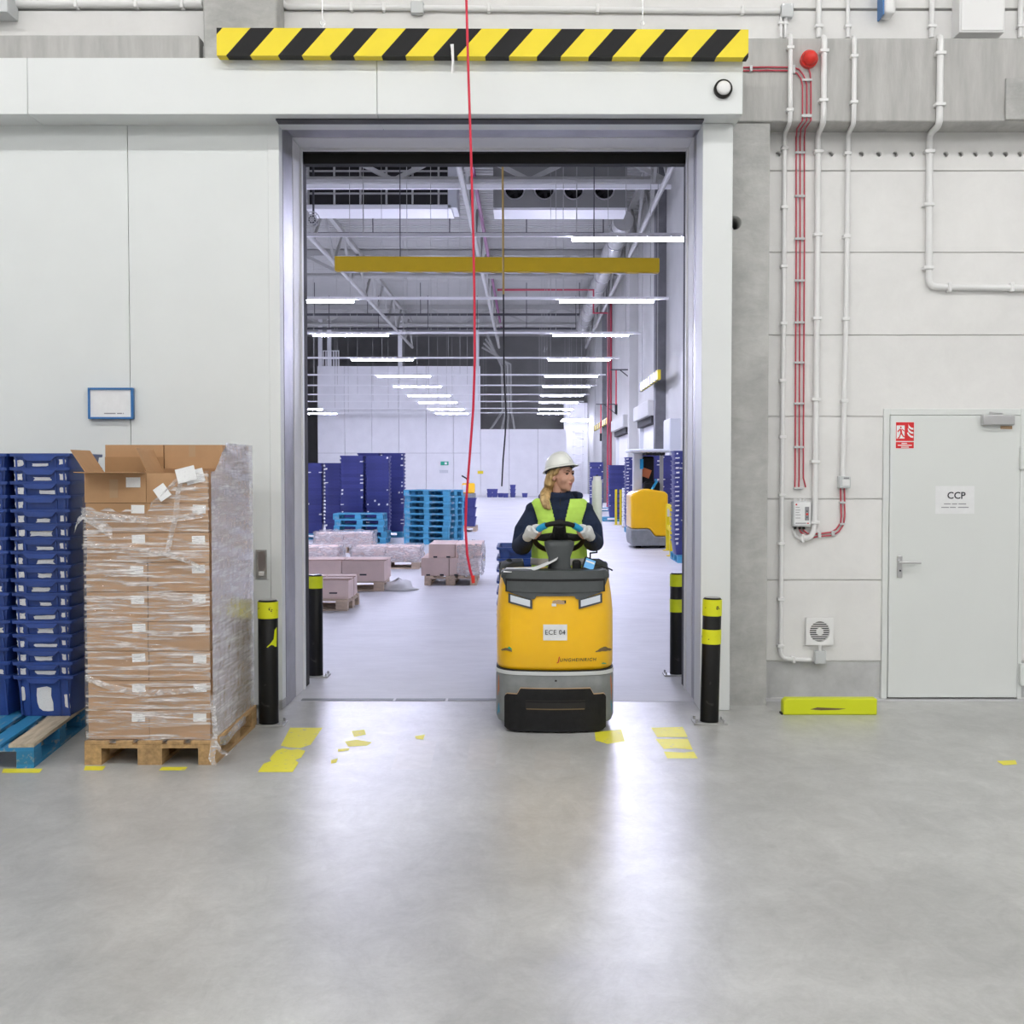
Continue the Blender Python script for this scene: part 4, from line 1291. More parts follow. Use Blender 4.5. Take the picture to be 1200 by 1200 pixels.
# wall vent
qa = at(959.5, 739.5, Y_WALL)
t = thing('wall_vent', 'square white wall vent with round slatted grille', 'vent', (qa.x, Y_WALL, qa.z - .1))
link(plate_mesh('frame', rect(qa.x - .105, qa.x + .105, qa.z - .105, qa.z + .105), [circle(qa.x, qa.z, .078, 32)], Y_WALL - .035, Y_WALL, 'plastic_white', ORG[t.name]), 'frame', t)
MB().lathe([(.08, 0), (.08, .004), (.001, .004)], (qa.x, Y_WALL - .006, qa.z), 'y', 24).build('fan_recess', 'pipe_dark', t)
for k in range(9):
    dz = -.064 + k * .016
    hw = math.sqrt(.078 ** 2 - dz ** 2)
    MB().box(qa.x - hw, qa.x + hw, Y_WALL - .034, Y_WALL - .022, qa.z + dz - .003, qa.z + dz + .003).build('slat', 'plastic_white', t)
MB().lathe([(.028, 0), (.028, -.012), (.001, -.014)], (qa.x, Y_WALL - .026, qa.z), 'y', 20).build('centre_disc', 'plastic_white', t, smooth=40)

# grey service door
d = thing('door_2', 'pale grey steel service door with lever handle and notices', 'door', (3.26, Y_WALL, 0), kind='structure')
lx0, lx1 = at(1041, 650, Y_WALL).x, at(1192.5, 650, Y_WALL).x
lz1 = at(1100, 487, Y_WALL).z
MB().box(dx0, lx0 - .003, Y_WALL - .015, Y_WALL + .1, 0, zdoor).build('frame_post', 'door_leaf', d, bevel=.004)
MB().box(lx1 + .003, dx1, Y_WALL - .015, Y_WALL + .1, 0, zdoor).build('frame_post', 'door_leaf', d, bevel=.004)
MB().box(lx0 - .003, lx1 + .003, Y_WALL - .015, Y_WALL + .1, lz1 + .003, zdoor).build('frame_head', 'door_leaf', d, bevel=.004)
lf = MB().box(lx0, lx1, Y_WALL - .022, Y_WALL + .04, .012, lz1).build('leaf', 'door_leaf', d, bevel=.004)
MB().box(lx0, lx1, Y_WALL + .03, Y_WALL + .09, 0, .012).build('threshold', 'rubber', d)
yl = Y_WALL - .022
q = at(1054, 664, yl)
hp = MB().box(q.x - .02, q.x + .02, yl - .012, yl, q.z - .085, q.z + .085).build('handle_plate', 'steel', d, bevel=.009, seg=3)
q2 = at(1054, 658.5, yl)
MB().tube([(q.x, yl - .01, q2.z), (q.x, yl - .05, q2.z), (q.x + .02, yl - .06, q2.z), (q.x + .145, yl - .06, q2.z)], .0105, 10).build('lever', 'steel', hp, smooth=True)
MB().lathe([(.018, 0), (.018, -.016), (.001, -.017)], (q.x, yl - .01, q2.z), 'y', 16).build('rose', 'steel', hp, smooth=40)
MB().lathe([(.007, 0), (.007, -.003), (.001, -.003)], (q.x + .002, yl - .0115, q.z - .03), 'y', 10).build('keyhole', 'ink', hp)
for y in (537, 790):
    q = at(1196, y, yl)
    MB().box(q.x - .012, q.x + .03, yl - .03, yl + .01, q.z - .085, q.z + .085).build('hinge', 'door_leaf', d, bevel=.006)
qa, qb = at(1152, 498, yl - .05), at(1189.5, 486, yl - .05)
cz = MB().box(qa.x, qb.x, yl - .055, yl, qa.z, qb.z).build('door_closer', 'steel', d, bevel=.008)
MB().cyl(((qa.x + .07), yl - .03, qb.z), ((qa.x + .07), yl - .03, qb.z + .022), .016, 10).build('pivot', 'steel', cz)
MB().bar((qa.x + .07, yl - .03, qb.z + .018), (qa.x + .17, yl + .01, qb.z + .012), .014, .006).build('closer_arm', 'steel', cz)
qq = at(1180, 501, yl)
MB().box(qq.x - .05, qq.x + .04, yl - .002, yl - .0005, qq.z - .012, qq.z + .012).build('closer_label', 'tape', d)
# fire sign
q0, q1 = at(1049.3, 526, yl), at(1071.3, 494.5, yl)
sg = thing('fire_sign', 'red fire escape sign with running figure and flames on the grey door', 'sign', ((q0.x + q1.x) / 2, yl, q0.z))
MB().box(q0.x, q1.x, yl - .002, yl - .0003, q0.z, q1.z).build('plate', 'sign_white', sg)
W_ = q1.x - q0.x; H_ = q1.z - q0.z
MB().box(q0.x + .002, q1.x - .002, yl - .003, yl - .0018, q0.z + .29 * H_, q1.z - .002).build('pictogram_field', 'sign_red', sg)
MB().box(q0.x + .002, q1.x - .002, yl - .003, yl - .0018, q0.z + .02 * H_, q0.z + .255 * H_).build('text_field', 'sign_red', sg)
ux, uz, uw = q0.x + .004, q0.z + .30 * H_, W_ - .008
def U(x, z): return (ux + x * uw, uz + z * (H_ * .68))
MB().prism([U(.02, .12), U(.48, .12), U(.48, .84), U(.02, .84)], yl - .0036, yl - .003).build('door_symbol', 'sign_white', sg)
fig = MB()
for poly in ([(.22, .68), (.30, .68), (.30, .78), (.22, .78)], [(.20, .66), (.32, .62), (.34, .42), (.24, .40)], [(.24, .42), (.34, .42), (.44, .26), (.54, .24), (.54, .18), (.40, .20)],
             [(.24, .44), (.30, .40), (.20, .16), (.10, .12), (.08, .17), (.16, .22)], [(.06, .52), (.20, .66), (.24, .62), (.10, .46)], [(.32, .62), (.44, .50), (.48, .54), (.34, .66)]):
    fig.prism([U(*p) for p in poly], yl - .0042, yl - .0036)
fig.build('running_figure', 'sign_red', sg)
for k in range(3):
    z = .30 + k * .22
    MB().prism([U(*p) for p in ((.62 + .04 * k, z + .12), (.70, z - .02), (.84, z - .12), (.98, z - .14), (.98, z - .04), (.86, z - .02), (.76, z + .06), (.68, z + .18))], yl - .0036, yl - .003).build('flame_symbol', 'sign_white', sg)
for k, (a, b) in enumerate(((.32, .62), (.12, .88), (.30, .72))):
    z = q0.z + H_ * (.205 - k * .07)
    MB().box(q0.x + W_ * a, q0.x + W_ * b, yl - .0036, yl - .003, z - .004, z + .003).build('text_line', 'sign_white', sg)
# CCP notice
q0, q1 = at(1096, 602, yl), at(1142, 569.5, yl)
nt_ = thing('paper_notice', 'white paper notice reading CCP taped to the grey door', 'notice', ((q0.x + q1.x) / 2, yl, q0.z))
MB().box(q0.x, q1.x, yl - .0018, yl - .0003, q0.z, q1.z).build('sheet', 'paper', nt_)
c = at(1120.5, 581, yl)
text('lettering', 'CCP', .073, (c.x, yl - .003, c.z), 'ink', nt_, bold=.0012)
for py, spans in ((590.5, ((1106, 1114), (1115.5, 1121.5), (1123, 1132))), (594.5, ((1103, 1112), (1113, 1120), (1122.5, 1135)))):
    for a, b in spans:
        A, B = at(a, py, yl), at(b, py, yl)
        MB().box(A.x, B.x, yl - .0026, yl - .0018, A.z - .004, A.z + .003).build('text_line', 'ink_grey', nt_)
# blue framed sign on the sliding door
q0, q1 = at(104, 491, Y_LEAF - .03), at(156, 454.5, Y_LEAF - .03)
t = thing('framed_sign', 'blue framed white sign on the sliding door above the crates', 'sign', ((q0.x + q1.x) / 2, Y_LEAF, q0.z))
link(plate_mesh('frame', rect(q0.x, q1.x, q0.z, q1.z), [rect(q0.x + .014, q1.x - .014, q0.z + .014, q1.z - .014)], Y_LEAF - .045, Y_LEAF - .002, 'blue_frame', ORG[t.name]), 'frame', t)
MB().box(q0.x + .008, q1.x - .008, Y_LEAF - .034, Y_LEAF - .006, q0.z + .008, q1.z - .008).build('sheet', 'paper', t)
A, B = at(122, 484.5, Y_LEAF - .035), at(145, 484.5, Y_LEAF - .035)
for a, b in ((122, 135.5), (137, 143), (144, 145)):
    MB().box(at(a, 484, Y_LEAF - .035).x, at(b, 484, Y_LEAF - .035).x, Y_LEAF - .0346, Y_LEAF - .034, A.z - .004, A.z + .004).build('text_line', 'ink_grey', t)

# ------------------------------------------------------------------ order picker truck
TX, TY = .193, 7.93
tk = thing('order_picker_truck', 'yellow and grey ride-on order picker truck numbered ECE 04 in the doorway', 'truck', (TX, TY, 0), local=True)
TW = .402
def fy(x, w_=TW, lean=0.0, z=0.0):
    a = abs(x)
    k = w_ - .13
    y = .035 * (min(a, k) / k) ** 2
    if a > k:
        t_ = min(1, (a - k) / .13)
        y += .17 * (1 - math.sqrt(max(0, 1 - t_ * t_))) + .03 * t_
    return y + lean * z
def outline(z, w_, inset, depth, n=40, r_back=.04):
    pts_ = []
    for i in range(n + 1):
        u = i / n
        x = -w_ + 2 * w_ * (.5 - .5 * math.cos(math.pi * u))
        pts_.append((x, fy(x, w_) + inset, z))
    pts_ += [(w_, depth - r_back, z), (w_ - r_back, depth, z), (-w_ + r_back, depth, z), (-w_, depth - r_back, z)]
    return pts_
def skin(zlo, zhi, x0, x1, name, mat, out=.004, back=.03, n=30, wf=TW, par=None, inset=lambda z: 0.0):
    """plate that follows the curved front, between zlo(x) and zhi(x)"""
    m = MB()
    rows = []
    for i in range(n + 1):
        x = x0 + (x1 - x0) * i / n
        a, b = zlo(x), zhi(x)
        y0 = fy(x, wf)
        rows.append([(x, y0 - out + inset(a), a), (x, y0 - out + inset(b), b), (x, y0 + back, b), (x, y0 + back, a)])
    m.loft(rows, cap=True)
    return m.build(name, mat, par or tk, smooth=35)
# grey chassis
m = MB(); m.loft([outline(.055, TW - .012, .012, .58), outline(.09, TW, .0, .58), outline(.36, TW, 0, .58), outline(.398, TW - .006, .006, .58)]); m.build('chassis', 'truck_grey', tk, smooth=35)
# pale rim line under the hood
m = MB(); m.loft([outline(.385, TW + .002, -.003, .57), outline(.41, TW + .002, -.003, .57), outline(.412, TW - .01, .01, .57)]); m.build('rim_strip', 'plastic_grey', tk, smooth=35)
# yellow hood
hood_in = lambda z: .0 if z < .8 else (z - .8) ** 1.5 * .35
prof_ = [(.412, .03), (.425, .012), (.45, .002), (.6, .0), (.8, .0), (.92, hood_in(.92)), (1.0, hood_in(1.0)), (1.05, hood_in(1.05)), (1.068, hood_in(1.06) + .012)]
m = MB(); m.loft([outline(z, TW - .004 - i_ * .55 - (max(0, z - .75) * .02), i_, .56) for z, i_ in prof_]); m.build('hood', 'truck_yellow', tk, smooth=45)
# dark gap line under the hood
m = MB(); m.loft([outline(.409, TW - .002, -.001, .55), outline(.416, TW - .002, -.001, .55)]); m.build('hood_gap', 'rubber', tk)
# dash panel: dark shape lying over the top of the hood
def dash_low(x):
    a = abs(x)
    if a > .30: return .935 + ((a - .30) / .066) ** 1.6 * .12
    if a > .17: return .895 + (a - .17) / .13 * .04
    if a > .14: return .895
    if a > .125: return .895 + (.14 - a) / .015 * .022
    return .917
skin(dash_low, lambda x: 1.083 - .02 * max(0, (abs(x) - .33) / .036) ** 2, -.366, .366, 'dash_panel', 'truck_dark', out=.012, back=.22, n=64, inset=lambda z: hood_in(z))
skin(lambda x: .935 + .02 * abs(x), lambda x: 1.028, -.335, .335, 'dash_recess', 'truck_black', out=.0145, back=.05, inset=lambda z: hood_in(z))
skin(lambda x: .94 + .05 * max(0, abs(x) - .2), lambda x: 1.012, -.325, .325, 'dash_insert', 'truck_dark', out=.017, back=.05, inset=lambda z: hood_in(z))
# dash shelf
MB().box(-.365, .365, .13, .555, 1.03, 1.05).build('dash_shelf', 'truck_dark', tk, bevel=.008)
MB().box(-.365, .365, .10, .14, 1.03, 1.062).build('dash_lip', 'truck_dark', tk, bevel=.008)
MB().box(-.145, -.085, .093, .125, 1.005, 1.032).build('dash_slot', 'rubber', tk)
# headlights
for s in (-1, 1):
    lo_ = lambda x: .845 + (abs(x) - .165) * .24
    hi_ = lambda x: .888 + (abs(x) - .165) * .24
    a, b = (.165, .305) if s > 0 else (-.305, -.165)
    hl = skin(lambda x: lo_(x) - .012, lambda x: hi_(x) + .006, a - .01, b + .01, 'headlight_surround', 'truck_dark', out=.010, back=.03, n=12, inset=lambda z: hood_in(z))
    skin(lo_, hi_, a + .004, b - .004, 'headlight', 'lamp_glass', out=.014, back=.03, n=12, par=hl, inset=lambda z: hood_in(z))
# hood keyhole scar
skin(lambda x: .868, lambda x: .888, -.01, .07, 'hood_latch', 'rubber', out=.004, n=6, inset=hood_in)
skin(lambda x: .866 - abs(x - .02) * .1, lambda x: .892 - abs(x - .02) * .2, -.02, .06, 'worn_sticker', 'tape', out=.006, n=6, inset=hood_in)
skin(lambda x: .850, lambda x: .868, -.025, .005, 'worn_sticker', 'paper', out=.0065, n=4, inset=hood_in)
# number plate sticker and lettering
skin(lambda x: .622, lambda x: .728, -.082, .078, 'number_plate', 'paper', out=.0045, n=8)
text('number_lettering', 'ECE 04', .045, (-.002, -.0062, .675), 'ink', tk, spacing=1.04)
def curved_text(name, s_, size, x, z, mat, shear=0, bold=0, spacing=1.0):
    o = text(name, s_, size, (x, 0, z), mat, tk, shear, bold, spacing)
    for v in o.data.vertices:
        v.co.y = v.co.y + fy(v.co.x) - .0025
    return o
curved_text('maker_lettering', 'UNGHEINRICH', .031, .150, .489, 'ink', shear=.2, bold=.0002, spacing=1.22)
curved_text('maker_initial', 'J', .046, .020, .494, 'ink_red', shear=.2, bold=.001)
# bumper
bl_ = lambda x: .012 + .02 * max(0, (abs(x) - .30) / .04) ** 2
def bump_top(x):
    a = abs(x)
    if a < .235: return .298
    if a < .255: return .298 - (a - .235) / .02 * .04
    return .258 - (.03 * max(0, (a - .32) / .025) ** 2)
skin(bl_, bump_top, -.342, .342, 'bumper', 'truck_black', out=.022, back=.04, n=80)
skin(lambda x: .165, lambda x: .205 - .006 * 0, -.20, .20, 'bumper_slot', 'rubber', out=.0235, n=16)
skin(lambda x: .160, lambda x: .167, -.195, .195, 'slot_edge', 'scuff_paint', out=.0255, n=16)
skin(lambda x: .215, lambda x: .222, -.20, .20, 'bumper_crease', 'rubber', out=.0235, n=16)
skin(lambda x: bump_top(x) - .001, lambda x: bump_top(x) + .004, -.335, .335, 'bumper_worn_edge', 'tape', out=.021, n=60)
skin(lambda x: .345, lambda x: .357, -.004, .010, 'hook_hole', 'rubber', out=.002, n=4)
# scuffs
for x0_, x1_, z0_, z1_, mt_ in ((-.365, -.29, .535, .56, 'scuff_paint'), (.27, .385, .53, .563, 'scuff_paint'), (-.32, -.29, .55, .57, 'sign_green'), (.31, .345, .452, .462, 'sign_green'),
                                (-.389, -.378, .2, .36, 'scuff_orange'), (-.392, -.375, .08, .17, 'scuff_blue'), (.376, .388, .22, .38, 'scuff_orange'), (.378, .39, .12, .2, 'scuff_blue')):
    pts_ = []
    m = MB()
    nn = 9
    for i in range(nn):
        u = i / (nn - 1)
        x = x0_ + (x1_ - x0_) * u
        zc_ = z0_ + (z1_ - z0_) * (.5 + .25 * math.sin(u * 5 + x0_ * 20)); hh = (z1_ - z0_) * .5 * math.sin(math.pi * (.08 + .84 * u)) * random.uniform(.5, 1)
        pts_.append([(x, fy(x) - .002, zc_ - hh), (x, fy(x) - .002, zc_ + hh), (x, fy(x) + .004, zc_ + hh), (x, fy(x) + .004, zc_ - hh)])
    m.loft(pts_).build('scuff', mt_, tk)
# steering column and wheel
WC = Vector((.225 - TX, 8.26 - TY, 1.29))
prof_ = [(1.03, .105, .07, .30), (1.06, .095, .06, .30), (1.10, .076, .05, .30), (1.16, .076, .048, .305), (1.23, .10, .05, .31), (1.265, .104, .05, .315), (1.275, .08, .04, .32)]
m = MB()
rings = []
for z, hx_, hy_, yc in prof_:
    row = []
    for k in range(24):
        a = 2 * math.pi * k / 24
        ca, sa = math.cos(a), math.sin(a)
        row.append((WC.x + hx_ * math.copysign(abs(ca) ** .5, ca), yc - .06 + hy_ * math.copysign(abs(sa) ** .5, sa), z))
    rings.append(row)
m.loft(rings).build('steering_column', 'truck_dark', tk, smooth=50)
MB().box(WC.x - .115, WC.x + .115, .16, .36, 1.045, 1.075).build('column_foot', 'truck_dark', tk, bevel=.015)
MB().box(WC.x + .09, WC.x + .15, .22, .32, 1.04, 1.14).build('control_stalk', 'truck_black', tk, bevel=.02, seg=3)
TILT = R(38)
Uv = Vector((0, -math.cos(TILT), math.sin(TILT)))
WR = .172
def wheel_pt(a, r_=WR): return WC + Vector((r_ * math.cos(R(a)), 0, 0)) + Uv * (r_ * math.sin(R(a)))
wh = MB().tube([wheel_pt(a) for a in range(0, 361, 10)], .0175, 10, cap=False).build('steering_wheel', 'truck_black', tk, smooth='full')
for a0 in (122, 32):
    MB().tube([wheel_pt(a0 + k * 4) for k in range(7)], .0225, 10).build('blue_grip', 'grip_blue', wh, smooth=True)
nrm = Vector((0, -math.sin(TILT), -math.cos(TILT)))
hub = MB(); hub.ell(WC + nrm * .01, (.075, .075, .035), Matrix.Rotation(-TILT, 3, 'X')); hub.build('hub', 'truck_black', wh, smooth='full')
for a0 in (90, 180, 0):
    MB().tube([wheel_pt(a0, .04), wheel_pt(a0, .165)], [.035, .018] if a0 != 90 else [.05, .04], 8).build('spoke', 'truck_black', wh, smooth=True)
# operator compartment
for s in (-1, 1):
    MB().add([(s * .385, .40, .9), (s * .385, .40, 1.07), (s * .375, .50, 1.11), (s * .33, .62, 1.125), (s * .215, .66, 1.125), (s * .215, .66, .6), (s * .385, .60, .6),
              (s * .345, .40, .9), (s * .345, .40, 1.05), (s * .335, .48, 1.09), (s * .30, .56, 1.10), (s * .215, .58, 1.10), (s * .215, .58, .6), (s * .345, .54, .6)],
             [(0, 1, 2, 3, 4, 5, 6), (13, 12, 11, 10, 9, 8, 7)] + [(i, (i + 1) % 7, (i + 1) % 7 + 7, i + 7) for i in range(7)]).build('side_bolster', 'truck_dark', tk, bevel=.012)
    MB().box(s * .30 - .09, s * .30 + .09, .62, .70, .55, 1.10).build('bolster_pad', 'truck_black', tk, bevel=.02, seg=3)
MB().box(-.38, .38, .57, 1.20, .07, .13).build('platform', 'truck_black', tk, bevel=.01)
MB().box(-.40, .40, 1.20, 1.34, .05, .80).build('load_frame', 'truck_dark', tk, bevel=.02)
MB().box(-.20, .20, 1.16, 1.21, .75, 1.02).build('lean_pad', 'truck_black', tk, bevel=.03, seg=3)
for s in (-1, 1):
    MB().box(s * .19 - .08, s * .19 + .08, 1.34, 2.55, .02, .085).build('fork', 'truck_grey', tk, bevel=.012)
    MB().cyl((s * .27 - .04, .30, .115), (s * .27 + .04, .30, .115), .115, 20).build('wheel', 'rubber', tk, smooth=40)
    MB().cyl((s * .19 - .05, 2.4, .04), (s * .19 + .05, 2.4, .04), .04, 16).build('load_roller', 'rubber', tk, smooth=40)
# rod that carries the film roll
rx, ry = at(699.5, 600, 8.95).x - TX, 8.95 - TY
rzb, rzt = at(700, 645, 8.95).z, at(700, 558, 8.95).z
MB().tube([(rx - .05, ry, .80), (rx - .05, ry, rzb - .02), (rx, ry, rzb - .015), (rx, ry, rzt + .01)], .008, 8).build('roll_holder', 'rubber', tk, smooth=True)
MB().tube([(rx - .05, ry, .80), (rx - .05, ry + .2, .74), (.3, 1.22, .72)], .010, 8).build('holder_bracket', 'truck_dark', tk, smooth=True)
tk.location = (TX, TY, 0)
ORG[tk.name] = Vector((0, 0, 0))
# film roll
fr = thing('film_roll', 'upright roll of stretch film on a rod behind the driver', 'film roll', (TX + rx, 8.95, rzb), local=True)
hroll = rzt - rzb
m = MB()
m.lathe([(.014, .02), (.034, .02), (.038, .03), (.038, hroll - .04), (.034, hroll - .03), (.014, hroll - .03)], (0, 0, 0)).build('film', 'film_roll', fr, smooth=40)
MB().lathe([(.012, 0), (.028, 0), (.028, .02), (.012, .02)], (0, 0, 0)).build('core_end', 'paper', fr, smooth=40)
MB().lathe([(.012, hroll - .03), (.030, hroll - .03), (.030, hroll), (.012, hroll)], (0, 0, 0)).build('core_end', 'paper', fr, smooth=40)
# papers and scanner on the dash shelf
t = thing('paper_sheets', 'white paper sheets lying on the truck dash beside the column', 'papers', (TX - .2, TY + .17, 1.064), local=True)
m = MB()
rows = []
for i in range(9):
    u = i / 8
    x = -.15 + .36 * u
    zz = .006 + max(0, u - .45) ** 1.4 * .19
    rows.append([(x, -.09, zz), (x + .02, .10, zz + .012), (x + .02, .10, zz + .017), (x, -.09, zz + .004)])
m.loft(rows).build('sheet', 'paper', t, smooth=30)
t = thing('hand_scanner', 'dark hand scanner with lit blue screen on the truck dash', 'scanner', (TX + .235, TY + .2, 1.062), local=True)
m3 = Matrix.Rotation(R(20), 3, 'Y') @ Matrix.Rotation(R(55), 3, 'X')
eul = m3.to_euler()
MB().obox((0, 0, .048), (.088, .105, .022), eul).build('case', 'rubber', t, bevel=.008)
MB().obox(Vector((0, 0, .048)) + m3 @ Vector((0, 0, .0115)), (.068, .075, .003), eul).build('screen', 'screen_glow', t)
MB().obox(Vector((0, 0, .048)) + m3 @ Vector((0, .015, .0135)), (.06, .014, .001), eul).build('screen_line', 'paper', t)
MB().tube([(.03, .03, .02), (.09, .05, .03), (.14, .02, .02), (.16, .04, .008)], .006, 6).build('strap', 'rubber', t, smooth=True)
# pallet and crates on the forks
pf = make_pallet('blue pallet carried on the forks of the order picker truck', 'pallet_blue', 'pallet_blue', W=.8)
pf.location = (TX, 9.27 + .62, .09)
ck = make_crate('x')
first = True
for k in range(8):
    lab = f'blue plastic crate, {ORD[k + 1]} from the bottom, stacked behind the truck driver'
    loc = (at(584, 650, 10.1).x + KW / 2, 9.85, .2365 + k * KN - .0)
    if first: o = ck; o.location = loc; o['label'] = lab; first = False
    else: o = dup(ck, loc, 0, lab)
    o['group'] = 'crates carried by the order picker truck'

# ------------------------------------------------------------------ the driver
def union(mb, voxel, name, mat, parent, iters=6, fac=.5):
    me = mb.mesh('t', None)
    o = bpy.data.objects.new('t', me)
    COL.objects.link(o)
    r_ = o.modifiers.new('r', 'REMESH'); r_.mode = 'VOXEL'; r_.voxel_size = voxel
    if iters:
        sm = o.modifiers.new('s', 'SMOOTH'); sm.iterations = iters; sm.factor = fac
    out = evaluated(o)
    bpy.data.objects.remove(o)
    out.materials.clear(); out.materials.append(M[mat])
    org = ORG.get(parent.name, Vector((0, 0, 0)))
    for v in out.vertices: v.co -= org
    out.shade_smooth()
    out.name = name
    return link(out, name, parent)
DX, DY, FZ = .238, 8.64, .131
dr = thing('person', 'person driving the truck in white helmet, navy fleece, lime vest and white gloves', 'person', (DX, DY, FZ))
HEAD = Vector((DX + .012, DY - .045, 1.722))
HY = R(46)
Hm = Matrix.Rotation(HY, 3, 'Z') @ Matrix.Rotation(R(-3), 3, 'X')
def hp_(x, y, z): return HEAD + Hm @ Vector((x, y, z))
sh = [Vector((DX - .160, DY + .0, 1.495)), Vector((DX + .160, DY + .0, 1.495))]
el = [Vector((at(612, 636, 8.56).x, 8.54, at(612, 640, 8.56).z)), Vector((at(695, 634, 8.56).x, 8.54, at(699, 636, 8.56).z))]
grip_a = [158, 22]
gp = [wheel_pt(a) + Vector((TX, TY, 0)) for a in grip_a]
wr = [gp[0] + Vector((-.055, .045, -.028)), gp[1] + Vector((.055, .045, -.028))]
# body: one continuous surface
b = MB()
b.ell(hp_(0, .014, .03), (.072, .090, .088), Hm)
b.ell(hp_(0, -.028, -.025), (.060, .064, .082), Hm)
b.ell(hp_(0, -.040, -.078), (.046, .046, .042), Hm)
b.ell(hp_(0, -.066, -.103), (.022, .020, .017), Hm)
b.ell(hp_(0, -.042, -.052), (.056, .046, .052), Hm)
b.tube([hp_(0, -.086, .012), hp_(0, -.102, -.018), hp_(0, -.110, -.034)], [.008, .010, .012], 8)
b.ell(hp_(0, -.098, -.038), (.017, .014, .009), Hm)
b.ell(hp_(0, -.083, -.064), (.019, .013, .008), Hm)
b.ell(hp_(0, -.080, -.073), (.017, .013, .008), Hm)
for s in (-1, 1):
    b.ell(hp_(s * .030, -.078, .020), (.024, .014, .009), Hm)
    b.ell(hp_(s * .036, -.058, -.032), (.027, .030, .034), Hm)
    b.ell(hp_(s * .071, .008, -.016), (.010, .019, .031), Hm)
neckb = Vector((DX, DY + .02, 1.50))
b.tube([hp_(0, .018, -.05), hp_(0, .022, -.10).lerp(neckb, .25), neckb], [.050, .049, .060], 12)
def ering(z, rx_, ry_, cy=0.0, n=28, e_=.85, cx=0.0):
    row = []
    for k in range(n):
        a = 2 * math.pi * k / n
        ca, sa = math.cos(a), math.sin(a)
        row.append((DX + cx + rx_ * math.copysign(abs(ca) ** e_, ca), DY + cy + ry_ * math.copysign(abs(sa) ** e_, sa), z))
    return row
b.loft([ering(.93, .15, .10), ering(1.05, .145, .095), ering(1.2, .135, .09), ering(1.38, .16, .10), ering(1.48, .165, .085), ering(1.54, .09, .07)])
hip = [Vector((DX - .09, DY + .015, .95)), Vector((DX + .09, DY + .015, .95))]
kn = [Vector((DX - .10, DY + .04, .56)), Vector((DX + .10, DY + .04, .56))]
an = [Vector((DX - .105, DY + .11, .22)), Vector((DX + .105, DY + .11, .22))]
fingers = []
for i, s in enumerate((-1, 1)):
    b.tube([sh[i], sh[i].lerp(el[i], .5), el[i], el[i].lerp(wr[i], .5), wr[i]], [.052, .045, .038, .034, .026], 10)
    b.tube([hip[i], kn[i], kn[i].lerp(an[i], .35), an[i]], [.085, .056, .055, .038], 12)
    b.tube([an[i], an[i] + Vector((0, -.03, -.05)), an[i] + Vector((0, -.15, -.07))], [.038, .04, .03], 10)
    # palm lies on the outer side of the rim, fingers close around it
    tang = (wheel_pt(grip_a[i] + 3) - wheel_pt(grip_a[i] - 3)).normalized() * (1 if s < 0 else -1)   # towards the wheel's lower side for the little finger
    rad = (gp[i] - (WC + Vector((TX, TY, 0)))).normalized()
    nn_ = tang.cross(rad).normalized()
    if nn_.y < 0: nn_ = -nn_                                    # towards the driver
    palm = gp[i] + rad * .030 + nn_ * .016
    b.tube([wr[i], wr[i].lerp(palm, .6), palm + nn_ * .004], [.026, .033, .034], 10)
    fl = []
    for k in range(4):
        c0 = gp[i] + tang * (.030 - .021 * k)
        L_ = (.9, 1.0, .95, .8)[3 - k]
        q0 = c0 + rad * .034 + nn_ * .006
        q1 = c0 + rad * .020 - nn_ * .026
        q2 = c0 - rad * .010 * L_ - nn_ * .031
        q3 = c0 - rad * .030 * L_ - nn_ * .012
        fl.append((q0, q1, q2, q3))
        b.tube([q0, q1, q2, q3], [.0100, .0095, .0088, .0075], 8)
        b.ell(q3, (.0078, .0078, .0078))
    th0 = palm - tang * .020 + nn_ * .004
    th1 = gp[i] - tang * .040 + rad * .012 + nn_ * .022
    th2 = gp[i] - tang * .050 - rad * .014 + nn_ * .020
    th3 = gp[i] - tang * .052 - rad * .032 + nn_ * .006
    b.tube([th0, th1, th2, th3], [.014, .0125, .011, .009], 8)
    fingers.append((fl, (th0, th1, th2, th3), palm, nn_, rad, tang))
body = union(b, .0055, 'body', 'skin', dr, 7, .5)

# gloves: knitted, finger ends bare
for i in range(2):
    fl, th, palm, nn_, rad, tang = fingers[i]
    g = MB()
    cuff = wr[i].lerp(el[i], .22)
    g.tube([cuff, wr[i], wr[i].lerp(palm, .6), palm + nn_ * .004], [.037, .034, .040, .0405], 12)
    for q0, q1, q2, q3 in fl:
        g.tube([q0 + rad * .004, q1, q1.lerp(q2, .75)], [.0145, .0125, .0118], 8)
        g.ell(q0, (.0145, .0145, .0145))
    g.tube([th[0], th[1], th[1].lerp(th[2], .6)], [.018, .0155, .014], 8)
    union(g, .005, 'glove', 'glove', dr, 3)

# fleece jacket
j = MB()
TOR = [(.96, .185, .135), (1.08, .180, .132), (1.2, .176, .128), (1.32, .186, .132), (1.42, .196, .130), (1.485, .195, .118), (1.525, .160, .100), (1.555, .110, .085), (1.575, .078, .072)]
j.loft([ering(z, rx_, ry_, .01, e_=.8) for z, rx_, ry_ in TOR])
for i in range(2):
    cuff = wr[i].lerp(el[i], .10)
    out_ = Vector((-1 if i == 0 else 1, 0, 0))
    j.tube([sh[i] + Vector((0, .01, -.005)), sh[i] + out_ * .022 + Vector((0, .005, -.075)), sh[i].lerp(el[i], .62) + out_ * .022, el[i] + out_ * .004, el[i].lerp(wr[i], .35), cuff.lerp(el[i], .15), cuff],
           [.072, .083, .080, .074, .064, .052, .042], 14)
    j.ell(sh[i] + out_ * .012 + Vector((0, .008, -.010)), (.074, .086, .045))
col_ = []
